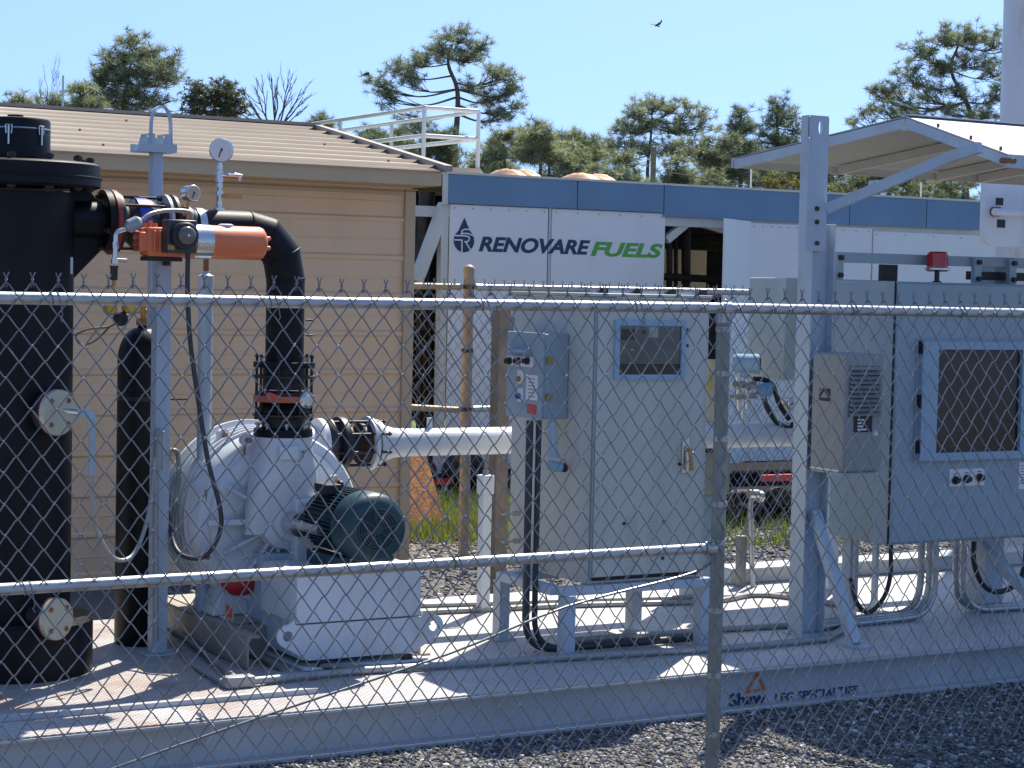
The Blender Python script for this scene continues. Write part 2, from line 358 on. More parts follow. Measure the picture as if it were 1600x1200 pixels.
def stones(name, n, x0, x1, y0, y1, size, mtl, seed, lab, cat, avoid=None):
    g = np.random.default_rng(seed)
    base = np.array([(1, 0, 0), (-1, 0, 0), (0, 1, 0), (0, -1, 0), (0, 0, 1), (0, 0, -1), (.65, .65, .5), (-.6, .7, .4), (.6, -.7, .45), (-.7, -.6, .5)], float)
    tri = np.array([(0, 6, 4), (6, 2, 4), (2, 7, 4), (7, 1, 4), (1, 9, 4), (9, 3, 4), (3, 8, 4), (8, 0, 4), (0, 2, 6), (2, 1, 7), (1, 3, 9), (3, 0, 8), (0, 5, 2), (2, 5, 1), (1, 5, 3), (3, 5, 0)])
    P_ = np.stack([g.uniform(x0, x1, n), g.uniform(y0, y1, n), g.uniform(-.006, .004, n)], 1)
    if avoid is not None: P_ = P_[~avoid(P_)]
    n = len(P_); sc = size * g.lognormal(0, .35, (n, 1, 1)) * g.uniform(.55, 1.1, (n, 1, 3)); sc[:, :, 2] *= .75
    v = base[None] * g.uniform(.8, 1.2, (n, 10, 1)) * sc
    a = g.uniform(0, 2 * np.pi, n); b = g.uniform(-.6, .6, n)
    ca, sa, cb, sb = np.cos(a), np.sin(a), np.cos(b), np.sin(b)
    x, y, z = v[..., 0], v[..., 1], v[..., 2]
    y, z = y * cb[:, None] - z * sb[:, None], y * sb[:, None] + z * cb[:, None]
    x, y = x * ca[:, None] - y * sa[:, None], x * sa[:, None] + y * ca[:, None]
    v = np.stack([x, y, z], 2) + P_[:, None]
    f = tri[None] + (np.arange(n) * 10)[:, None, None]
    o = raw(name, v.reshape(-1, 3), f.reshape(-1, 3), mtl, np.repeat(g.uniform(0, 1, n) ** 1.6, 10))
    tag(o, lab, cat); kind(o, 'stuff'); return o
def stone_mat():
    M = bpy.data.materials.new('gravel_stones'); M.use_nodes = True; n = M.node_tree.nodes; l = M.node_tree.links; b = n['Principled BSDF']; b.inputs['Roughness'].default_value = .85
    a = n.new('ShaderNodeAttribute'); a.attribute_name = 'tone'; r = n.new('ShaderNodeValToRGB')
    e = r.color_ramp.elements; e[0].color = (.06, .058, .056, 1); e[1].color = (.6, .6, .6, 1); k = e.new(.35); k.color = (.14, .135, .13, 1); k = e.new(.75); k.color = (.27, .265, .26, 1)
    l.new(a.outputs['Fac'], r.inputs[0]); l.new(r.outputs[0], b.inputs['Base Color']); return M
stm = stone_mat()
stones('gravel', 62000, 1.2, 8.6, 4.9, 6.425, .0085, stm, 3, 'loose grey gravel between the skid and the near chain link fence', 'gravel')
stones('gravel', 26000, 3.6, 13, 8.45, 11.9, .014, stm, 4, 'sunlit pale gravel behind the white skid', 'gravel', lambda p: (p[:, 0] < 5.45) & (p[:, 1] > 10.5))

def grass(n, x0, x1, y0, y1, h, seed, lab):
    g = np.random.default_rng(seed)
    c = np.stack([g.uniform(x0, x1, n // 9), g.uniform(y0, y1, n // 9) , np.zeros(n // 9)], 1)
    dens = (np.sin(c[:, 0] * 3.1) + np.sin(c[:, 1] * 4.3 + c[:, 0]) + g.uniform(-1, 1.6, len(c))) > -.8
    dens &= ~((c[:, 0] > 8.0) & (c[:, 0] < 10.6) & (c[:, 1] > 11.75) & (c[:, 1] < 13.2)); c = c[dens]; c = np.repeat(c, 9, 0) + g.normal(0, .04, (len(c) * 9, 3)) * [1, 1, 0]; n = len(c)
    a = g.uniform(0, 2 * np.pi, n); hh = h * g.uniform(.4, 1.3, n); w = .006
    t = c + np.stack([np.cos(a) * hh * .5, np.sin(a) * hh * .5, hh], 1)
    s = np.stack([-np.sin(a) * w, np.cos(a) * w, np.zeros(n)], 1)
    v = np.stack([c - s, c + s, t], 1).reshape(-1, 3); f = np.arange(3 * n).reshape(-1, 3)
    o = raw('grass', v, f, grassm, np.repeat(g.uniform(0, 1, n), 3)); tag(o, lab, 'grass'); kind(o, 'stuff')
grass(60000, 5.6, 14, 11.6, 14.4, .13, 5, 'bright green grass strip behind the far fence')
grass(5000, 6.2, 11, 10.6, 11.7, .07, 6, 'sparse weeds growing out of the gravel by the far fence')

# ------------------------------------------------------------------ skid
def skid_thing():
    t = thing('equipment_skid', 'long pale grey painted steel skid platform carrying the blower and cabinets, on gravel', 'skid', (4.5, 7.5, 0))
    x0, x1 = -1.5, 10
    BX(x0, x1, 6.452, 8.56, DK - .006, DK).build('deck_plate', plate, t)
    b = MB(); b.box(x0, x1, 6.446, 6.56, DK - .018, DK - .0065); b.box(x0, x1, 6.498, 6.508, .012, DK - .018); b.box(x0, x1, 6.43, 6.56, 0.0, .016)
    b.build('front_beam', skid, t, bevel=.002)
    b = MB(); b.box(x0, x1, 8.50, 8.56, 0, DK - .0065); b.build('back_beam', skid, t)
    b = MB(); b.box(6.15, x1, 8.36, 8.50, DK + .002, DK + .075); b.box(6.15, x1, 8.33, 8.52, DK + .075, DK + .085); b.build('raised_channel', skid, t, bevel=.003)
    b = MB(); b.box(1.0, 3.05, 6.70, 6.706, DK + .001, DK + .016); b.box(1.0, 3.05, 6.70, 6.73, DK + .016, DK + .020); b.build('angle_strip', skid, t)
    p = at(320, 1140, Y=6.44)
    h = MB(); h.tube(fillet([p + Vector((0, .05, .045)), p + Vector((0.0, -.01, .045)), p + Vector((.03, -.02, .0)), p + Vector((.0, -.01, -.055)), p + Vector((0, .05, -.055))], .02), .006, 8); h.cyl(p + Vector((0, .058, .045)), p + Vector((0, .03, .045)), .011, 8); h.cyl(p + Vector((0, .058, -.055)), p + Vector((0, .03, -.055)), .011, 8)
    h.build('tow_handle', skid, t)
    # writing on the beam web
    Yw = 6.498
    a = at(1139, 1104, Y=Yw); bb = at(1196, 1101, Y=Yw)
    lettering('Shaw', 'lettering', (a.x, Yw - .002, at(1139, 1105, Y=Yw).z), .055, bb.x - a.x, navy, t, bold=.022, label='bold navy word Shaw')
    a = at(1211, 1098, Y=Yw); bb = at(1340, 1088, Y=Yw)
    lettering('LFG SPECIALTIES', 'lettering', (a.x, Yw - .002, at(1211, 1098, Y=Yw).z), .038, bb.x - a.x, navy, t, bold=.010, label='thin navy words LFG SPECIALTIES')
    q = [at(1163, 1084, Y=Yw - .002), at(1197, 1078, Y=Yw - .002), at(1184, 1048, Y=Yw - .002)]
    c = (q[0] + q[1] + q[2]) / 3; o = MB()
    for i in range(3):
        A, B = q[i], q[(i + 1) % 3]; A2, B2 = c + (A - c) * .66, c + (B - c) * .66
        A3, B3 = (A + (B - A) * .06), (B if i != 1 else B + (A - B) * .14)
        o.prism([A3, B3, B2, A2], (0, -.002, 0))
    o.build('logo_triangle', logoor, t, smooth=False)
    return t
skid_thing()

# ------------------------------------------------------------------ shed
YS = 10.562
def shed():
    X1 = 5.362; X0 = -6.0; zt = 2.31
    t = thing('metal_shed', 'tan metal sided shed with ribbed roof behind the blower', 'shed', (0, YS, 0))
    prof = []; z = 0.046
    while z < zt:
        prof += [(0, z), (-.012, z + .012), (-.012, z + .03), (0, z + .042), (0, z + .118), (-.003, z + .121), (-.003, z + .129), (0, z + .132)]; z += .2245
    prof = [(0, -.01)] + [q for q in prof if q[1] < zt] + [(0, zt)]
    m_ = MB(); n = len(prof)
    m_.add([(X0, YS + y, z_) for y, z_ in prof] + [(X1, YS + y, z_) for y, z_ in prof] + [(X0, YS + .1, zt), (X1, YS + .1, zt), (X0, YS + .1, -.01), (X1, YS + .1, -.01)],
           [(i, i + 1, n + i + 1, n + i) for i in range(n - 1)] + [(n - 1, 2 * n, 2 * n + 1, 2 * n - 1), (0, n, 2 * n + 3, 2 * n + 2), (2 * n, 2 * n + 2, 2 * n + 3, 2 * n + 1)])
    m_.build('wall', tan, t, angle=20)
    e = MB(); e.box(X1 - .02, X1 - .002, YS + .102, 14.0, 0, zt); e.add([(X1 - .02, YS + .3, zt), (X1 - .02, 13.8, zt), (X1 - .02, 12.2, 2.70), (X1 - .002, YS + .3, zt), (X1 - .002, 13.8, zt), (X1 - .002, 12.2, 2.70)], [(0, 1, 2), (3, 4, 5), (0, 3, 4, 1), (1, 4, 5, 2), (2, 5, 3, 0)])
    e.build('end_wall', tan, t)
    BX(X1 - .055, X1 + .014, YS - .022, YS + .06, 0, zt - .05).build('corner_trim', trim, t, bevel=.003)
    BX(X0, X1 - .06, YS - .018, YS - .0005, zt - .075, zt - .055).build('head_trim', trim, t)
    Ye = YS - .3; XE = 5.40
    BX(X0, XE, Ye, Ye + .02, 2.283, 2.365).build('fascia', trim, t, bevel=.003)
    BX(X0, XE, Ye + .0205, YS + .3, 2.283, 2.290).build('soffit', trim, t)
    # roof: ribs run along the eaves
    def slope(ya, za, yb, zb):
        n_ = 9; pr = []
        for i in range(n_):
            for f_, h in ((0, .0), (.48, .0), (.50, .020), (.60, .016), (.98, .0)):
                u = (i + f_) / n_; pr.append((ya + (yb - ya) * u, za + (zb - za) * u + h))
        pr.append((yb, zb)); k = len(pr); q = MB()
        q.add([(X0, y, z_) for y, z_ in pr] + [(XE + .02, y, z_) for y, z_ in pr], [(i, i + 1, k + i + 1, k + i) for i in range(k - 1)])
        o = q.build('roof_panel', roofm, t, angle=15); sol = o.modifiers.new('thickness', 'SOLIDIFY'); sol.thickness = .006
    slope(Ye - .02, 2.368, 12.19, 2.735); slope(14.1, 2.368, 12.19, 2.735)
    r = MB(); r.bar((XE + .03, Ye - .03, 2.385), (XE + .03, 12.19, 2.752), .05, .035); r.bar((XE + .03, 14.1, 2.385), (XE + .03, 12.19, 2.752), .05, .035); r.build('rake_trim', roofm, t)
    BX(X0, XE + .05, 12.09, 12.29, 2.742, 2.762).build('ridge_cap', roofm, t)
    sp = []
    for i in range(12):
        x = random.uniform(2.2, 5.3); u = (random.randrange(9) + .8) / 9; sp.append((x, Ye + (12.19 - Ye) * u, 2.385 + .367 * u))
    scatter(t, 'roof_screw', MB().cyl((0, 0, 0), (0, 0, .012), .007, 6), sp, rustm)
shed()

# ------------------------------------------------------------------ far plant building (container-like)
YC = 14.5
def plant():
    t = thing('gas_plant_building', 'white panelled equipment building with blue steel roof band and company lettering', 'building', (10, YC, 0))
    A = lambda x, y, Y=YC: at(x, y, Y=Y)
    xl = A(697, 300).x; xr = A(1560, 340).x + .3; zt = A(700, 272).z; zb = A(700, 316).z; zt2 = A(1535, 325).z
    XE = A(1537, 340).x
    # roof band in sheets
    xs = [xl, A(900, 290).x, A(1035, 300).x, A(1325, 320).x, A(1445, 320).x, XE]
    for i in range(len(xs) - 1):
        BX(xs[i] + .004, xs[i + 1] - .004, YC - .03, YC - .012, zb - .01 - .03 * (i > 1), zt).build('roof_band', bluesteel, t, bevel=.002)
    BX(xl - .03, XE + .02, YC - .04, YC + 3.0, zt + .001, zt + .02).build('roof_sheet', framew, t)
    BX(xl - .035, xl, YC - .035, YC + .0, zb - .02, zt).build('band_end', framew, t)
    BX(XE + .005, XE + .05, YC - .035, YC + .0, zb - .06, zt).build('band_end', framew, t)
    zlo = A(700, 735).z
    BX(xl + .0, A(1171, 340).x, YC + .0075, YC + .03, zb - .12, zb - .012).build('header', framew, t); BX(A(1172, 340).x, XE + .3, YC + .0075, YC + .03, zb - .26, zb - .012).build('header', framew, t)
    # white panels
    def pan(xa, xb, ya, yb=None, dy=0):
        a = A(xa, ya); b = A(xb, ya); z0 = zlo if yb is None else A(xa, yb).z
        o = BX(a.x, b.x, YC - .010 - dy, YC + .006 - dy, z0, a.z).build('wall_panel', panelw, t, bevel=.002)
        sp = [(a.x + .04 + (b.x - a.x - .08) * k / 5, YC - dy - .009, zz) for k in range(6) for zz in (a.z - .03, (a.z + z0) / 2)]
        scatter(o, 'screw', MB().cyl((0, -.005, 0), (0, 0, 0), .009, 6), sp, galv)
        return o
    pan(703, 856, 319); pan(862, 1039, 326); pan(1172, 1250, 348); pan(1251, 1362, 352, None); pan(1364, 1590, 361)
    BX(A(857, 330).x, A(861, 330).x, YC - .008, YC, zlo, zb).build('seam_strip', galv, t)
    # the panel standing open
    a = A(1130, 336); q = MB(); hx = A(1172, 346).x; op = Vector((a.x - .28, YC - .42, 0)); hp = Vector((hx - .01, YC - .03, 0)); d = (op - hp); nrm = Vector((d.y, -d.x, 0)).normalized() * .015
    q.prism([hp + Vector((0, 0, zlo)), op * 1 + Vector((0, 0, zlo)), op + Vector((0, 0, A(1172, 346).z)), hp + Vector((0, 0, A(1172, 346).z))], nrm)
    q.build('open_panel', panelw, t)
    # frame
    BX(A(691, 330).x, A(702, 330).x, YC + .0065, YC + .08, .0, zb).build('column', framew, t)
    m_ = MB(); m_.bar(A(694, 322, YC + .05), A(650, 440, YC + .05), .09, .09); m_.build('diagonal_brace', framew, t)
    BX(A(655, 330).x, A(703, 330).x, YC + .082, YC + .13, A(690, 333).z - .03, A(690, 322).z).build('top_rail', framew, t)
    m_ = MB(); m_.bar(A(1040, 375, YC + .06), A(1082, 340, YC + .06), .07, .07); m_.bar(A(1078, 342, YC + .06), A(1130, 358, YC + .06), .06, .08); m_.build('corner_brace', framew, t)
    # inside the opening: back wall and pipes
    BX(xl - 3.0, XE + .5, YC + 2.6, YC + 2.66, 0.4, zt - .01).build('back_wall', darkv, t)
    BX(A(1064, 400, YC + 2).x, A(1140, 400, YC + 2).x, YC + 2.4, YC + 2.55, A(1064, 448, YC + 2.4).z - .4, A(1064, 386, YC + 2.4).z).build('inner_wall', tan, t)
    m_ = MB()
    for px, r_ in ((1046, .03), (1056, .02), (1072, .045)): m_.cyl(A(px, 460, YC + .5), A(px, 355, YC + .5), r_, 10)
    m_.cyl(A(1060, 372, YC + .8), A(1180, 376, YC + .8), .10, 16); m_.cyl(A(1040, 384, YC + .6), A(1180, 390, YC + .6), .03, 10); m_.cyl(A(1030, 432, YC + .4), A(1150, 438, YC + .4), .035, 10)
    m_.cyl(A(1030, 362, YC + .7), A(1150, 362, YC + .7), .025, 10)
    m_.build('pipework', darkst, t)
    m_ = MB()
    for px in (655, 662, 670, 681): m_.cyl(A(px, 760, YC + .5), A(px, 330, YC + .5), .03, 8)
    for py in (350, 410, 445, 520, 590): m_.cyl(A(600, py, YC + .45), A(695, py + 2, YC + .45), .02, 8)
    m_.cyl(A(668, 300, YC + .3), A(655, 460, YC + .3), .07, 12)
    m_.build('side_pipework', darkst, t)
    BX(A(1030, 440).x, A(1140, 440).x, YC + .01, YC + .05, A(1040, 452).z - .06, A(1040, 452).z).build('sill_rail', trim, t)
    # low chassis
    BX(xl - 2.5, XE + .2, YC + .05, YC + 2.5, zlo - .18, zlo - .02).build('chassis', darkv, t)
    for i in range(9):
        x = xl - 1 + i * 1.1; BX(x, x + .12, YC + .3, YC + .42, 0, zlo - .18).build('foot', darkv, t)
    # company lettering
    Yl = YC - .012
    def ln(s, xa, xb, yb, yt, mtl, lab):
        a = A(xa, yb, Yl); b = A(xb, yb, Yl); top = A(xa, yt, Yl)
        lettering(s, 'lettering', (a.x, Yl, a.z), top.z - a.z, b.x - a.x, mtl, t, shear=.25, bold=.036, label=lab)
    ln('RENOVARE', 748, 922, 393, 369, navy, 'slanted navy word RENOVARE')
    ln('FUELS', 923, 1035, 400, 377, lime, 'slanted green word FUELS')
    c = A(725, 376, Yl); rx = (A(741, 376, Yl).x - A(709, 376, Yl).x) / 2; k = A(725, 340, Yl).z; z1 = A(725, 394, Yl).z
    cz = z1 + rx * .98; poly = [(c.x, Yl, k)]
    for i in range(17):
        a_ = R(55 - i * (290 / 16)); poly.append((c.x + rx * math.cos(a_), Yl, cz + rx * math.sin(a_)))
    MB().prism(poly, (0, -.002, 0)).build('logo_drop', navy, t, smooth=False)
    w = MB(); Y2 = Yl - .0045; th = .011
    def ln2(*p):
        for a, b in zip(p, p[1:]): w.bar((c.x + a[0] * rx, Y2, cz + a[1] * rx), (c.x + b[0] * rx, Y2, cz + b[1] * rx), .004, th, (1, .01, .3))
    ln2((-.95, .42), (.1, .42), (.45, .35), (.5, .12), (.3, -.08), (.0, -.08)); ln2((-.3, .42), (-.25, .85), (0, .98), (.75, .98)); ln2((-.22, .1), (-.22, -1.0)); ln2((-.22, .62), (.4, .62), (.9, .45)); ln2((.15, -.1), (.6, -.75)); ln2((-.95, .05), (-.22, .05))
    w.build('logo_lines', panelw, t, smooth=False)
    # tarps heaped on the roof
    for i, (xa, xb, ya, yb, lb) in enumerate(((788, 840, 262, 280, 'orange tarpaulin bundle on the roof, nearer to the handrail'), (900, 958, 268, 287, 'orange tarpaulin bundle on the roof, farther from the handrail'))):
        a = A(xa, yb, YC + .6); b = A(xb, yb, YC + .6); n = 28; V_ = []; Fc = []; g = np.random.default_rng(i)
        for iy in range(9):
            for ix in range(n):
                u = ix / (n - 1); v_ = iy / 8; h = (1 - abs(2 * v_ - 1) ** 2.5) * (1 - abs(2 * u - 1) ** 5) * (.085 + .012 * math.sin(u * 9) + .015 * math.sin(u * 31 + v_ * 6 + i) - .03 * math.exp(-((u - .5) / .06) ** 2))
                V_.append((a.x + (b.x - a.x) * u, YC + .4 + v_ * .7, zt + .022 + h))
        Fc = [(j * n + k_, j * n + k_ + 1, (j + 1) * n + k_ + 1, (j + 1) * n + k_) for j in range(8) for k_ in range(n - 1)]
        o = MB().add(V_, Fc).build('tarpaulin_bundle', tarp, angle=60); tag(o, lb, 'tarpaulin', 'tarpaulin bundles on the plant roof')
plant()

def platform():
    Yp = 17.0; A = lambda x, y, **k: at(x, y, **k)
    c = A(663, 168, Y=Yp); t = thing('roof_platform', 'tan access platform with pipe handrails above the shed roof', 'platform', (c.x, Yp, 0))
    X1 = A(748, 174, Y=Yp).x; zt = c.z; zb = A(663, 262, Y=Yp).z; Yb = A(450, 195, X=c.x).y + 3; zm = A(663, 212, Y=Yp).z; r_ = .021
    back = Yb
    def rail(z, nm):
        q = MB(); q.cyl((c.x, Yp, z), (X1, Yp, z), r_, 8); q.cyl((c.x, Yp, z), (c.x, back, z), r_, 8); q.cyl((X1, Yp, z), (X1, back, z), r_, 8); q.build(nm, framew, t)
    rail(zt, 'top_rail'); rail(zm, 'mid_rail')
    ys = [Yp, Yp + 1.9, Yp + 4.0, Yp + 6.4, Yp + 9]
    for x in (c.x, X1):
        for y in ys:
            if y < back: MB().cyl((x, y, 0 if y == Yp else zb - .2), (x, y, zt), r_, 8).build('post', framew, t)
    BX(c.x - .05, X1 + .05, Yp, back, zb - .06, zb).build('walkway', framew, t)
    b = MB()
    for i in range(5): b.box(c.x - .06, X1 + .02, Yp - .04, Yp - .015, zb - .26 + i * .058, zb - .215 + i * .058)
    b.build('slatted_front', trim, t)
platform()

# ------------------------------------------------------------------ far fence
def mesh_wires(mb, x0, x1, xa, zt, z0, Y, pitch, row, r, n, sides, off, twist=True):
    k0 = math.ceil((x0 - xa) / pitch); k1 = int((x1 - xa) / pitch)
    for k in range(k0, k1):
        zA = zt; pts = []
        A = (k % 2 == 0)       # left column of this wire carries the top twist
        cA = xa + (k if A else k + 1) * pitch; cB = xa + (k + 1 if A else k) * pitch
        sg = 1 if A else -1; jx = random.uniform(-.001, .001)
        if twist:
            pts += [(cA + sg * .008, Y + sg * .002, zt + .026), (cA + sg * .001, Y - sg * .003, zt + .014), (cA - sg * .002, Y + sg * .002, zt + .006), (cA + sg * .001, Y - sg * .002, zt - .006), (cA + sg * .003, Y, zt - .014)]
        z = zt; i = 0
        side = 1; z = zt - row if twist else zt - row
        cur = 'A'
        zz = zt; seq = []
        while zz > z0:
            seq.append((cur, zz)); zz -= row; cur = 'B' if cur == 'A' else 'A'
        for j, (cc, z_) in enumerate(seq):
            x = (cA - sg * .0012 if cc == 'A' else cB + sg * .0012) + jx
            nx = cB if cc == 'A' else cA; cx = cA if cc == 'A' else cB
            yy = off if cc == 'A' else -off
            if j > 0: pts.append((x, Y, z_))
            if j < len(seq) - 1:
                wv = random.uniform(-.0008, .0008)
                pts.append((cx + (nx - cx) * .13, Y - yy, z_ - row * .09)); pts.append((cx + (nx - cx) * .87 + wv, Y - yy, z_ - row * .91))
        mb.tube(pts, r, sides, False)

def far_fence():
    Y = 10.98; t = thing('chain_link_fence', 'farther chain link fence with tan weathered rails behind the skid', 'fence', (7.5, Y, 0), 'chain link fences')
    z1 = 1.70
    q = MB(); q.cyl((5.45, Y, z1), (5.93, Y, z1), .02, 12); q.build('top_rail', mat('tan_rail', (.34, .28, .20), .5, .2, .15, 9), t)
    q = MB(); q.cyl((6.03, Y, z1), (14.0, Y, z1 + .02), .021, 12); q.build('top_rail', galv, t)
    q = MB(); q.cyl((5.45, Y, .955), (5.93, Y, .925), .02, 12); q.build('mid_rail', MATS['tan_rail'], t)
    q = MB(); q.cyl((6.03, Y, .93), (6.6, Y, .93), .02, 12); q.build('mid_rail', galv, t)
    for x, zt in ((5.985, 1.80), (9.0, 1.72), (12.0, 1.72)):
        q = MB(); q.cyl((x, Y, 0), (x, Y, zt), .034, 16); q.lathe((x, Y, zt), (0, 0, 1), [(0, .038), (.015, .038), (.03, .03), (.04, .012)], 16); q.build('post', MATS['tan_rail'] if x < 7 else oldgalv, t)
    q = MB(); mesh_wires(q, 5.5, 13.2, 5.5, 1.725, .03, Y - .045, .03585, .0438, .0022, 1, 3, .003); q.build('wire_mesh', wire, t)
    scatter(t, 'post_band', MB().lathe((0, 0, -.012), (0, 0, 1), [(0, .038), (.024, .038)], 16), [(5.985, Y, z) for z in (z1, .93, 1.3)], darkst)
far_fence()

# ------------------------------------------------------------------ near fence
def near_fence():
    Y = 5.381; t = thing('chain_link_fence', 'nearest galvanised chain link fence crossing the whole view in front of the skid', 'fence', (3.9, Y, 0), 'chain link fences')
    z1 = 1.643; xa = 1.4985
    def wobble(v):
        x, y, z = v
        return (x + .004 * math.sin(x * 5 + z * 7) + .003 * math.sin(z * 11 + x * 3), y + .005 * math.sin(x * 2.3 + z * 5) * (z < 1.6), z + .0035 * math.sin(x * 4.1 + z * 3) + .002 * math.sin(x * 17))
    q = MB(); mesh_wires(q, .2, 7.4, xa, 1.690, .03, Y, .03585, .0438, .0022, 1, 5, .0038); q.v = [wobble(v) for v in q.v]; q.build('wire_mesh', wire, t)
    q = MB(); q.tube([(.1, Y + .0235, z1 - .003), (1.5, Y + .0235, z1), (2.4, Y + .0235, z1 + .001), (3.9, Y + .0235, z1 + .005)], .0175, 20); q.build('top_rail', galv, t)
    q = MB(); q.tube([(3.9, Y + .0235, z1 + .005), (5.3, Y + .0235, z1 + .004), (7.5, Y + .0235, z1 + .002)], .0175, 20); q.build('top_rail', galv, t)
    q = MB(); q.cyl((.1, Y + .0235, .8385), (3.885, Y + .0235, .843), .0175, 20); q.build('mid_rail', galv, t)
    for x in (3.928, 7.2):
        p = MB(); p.cyl((x, Y + .036, -.05), (x, Y + .036, z1 - .02), .0241, 24); p.build('post', oldgalv, t)
        p = MB(); p.cyl((x, Y + .036, z1 - .045), (x, Y + .036, z1 - .012), .0275, 20); p.lathe((x - .016, Y + .026, z1 + .003), (1, 0, 0), [(0, .023), (.032, .023)], 20); p.ball((x, Y + .03, z1 + .024), .012, 10); p.build('post_cap', galv, t)
    b = MB().lathe((0, .036, 0), (0, 0, 1), [(0, .0265), (.018, .0265)], 20).cyl((-.024, .014, .009), (-.043, .0, .009), .006, 6)
    scatter(t, 'band', b, [(3.928, Y, z) for z in (z1 - .075, 1.42, 1.2, .98, .852, .62, .4, .2)], galv)
    MB().cyl((3.865, Y + .0235, .843), (3.905, Y + .0235, .843), .023, 16).build('rail_end', galv, t)
    tr = [at(1113, 868, Y=Y + .012), at(1105, 884, Y=Y + .012), at(1060, 902, Y=Y + .012), at(885, 948, Y=Y + .012), at(700, 1022, Y=Y + .012), at(400, 1123, Y=Y + .012), at(180, 1200, Y=Y + .012), at(20, 1262, Y=Y + .012)]
    q = MB(); q.tube(smooth_path(tr, 4), .0042, 8); q.build('truss_rod', wire, t)
    for x, z in [(1.62, z1), (2.27, z1 + .001), (2.98, z1 + .003), (3.55, z1 + .004), (4.45, z1 + .005), (4.95, z1 + .004), (2.07, .84), (2.9, .842), (1.55, .84), (5.5, z1 + .003)]:
        q = MB(); w_ = []
        for i in range(22):
            a = 2 * math.pi * i / 14; w_.append((x + i * .0014, Y + .0235 + .0192 * math.cos(a), z + .0192 * math.sin(a)))
        w_ += [(x + .035, Y - .004, z - .045), (x + .031, Y + .003, z - .055), (x + .036, Y - .004, z - .065)]
        q.tube(w_, .0016, 5); q.build('wire_tie', wire, t)
near_fence()

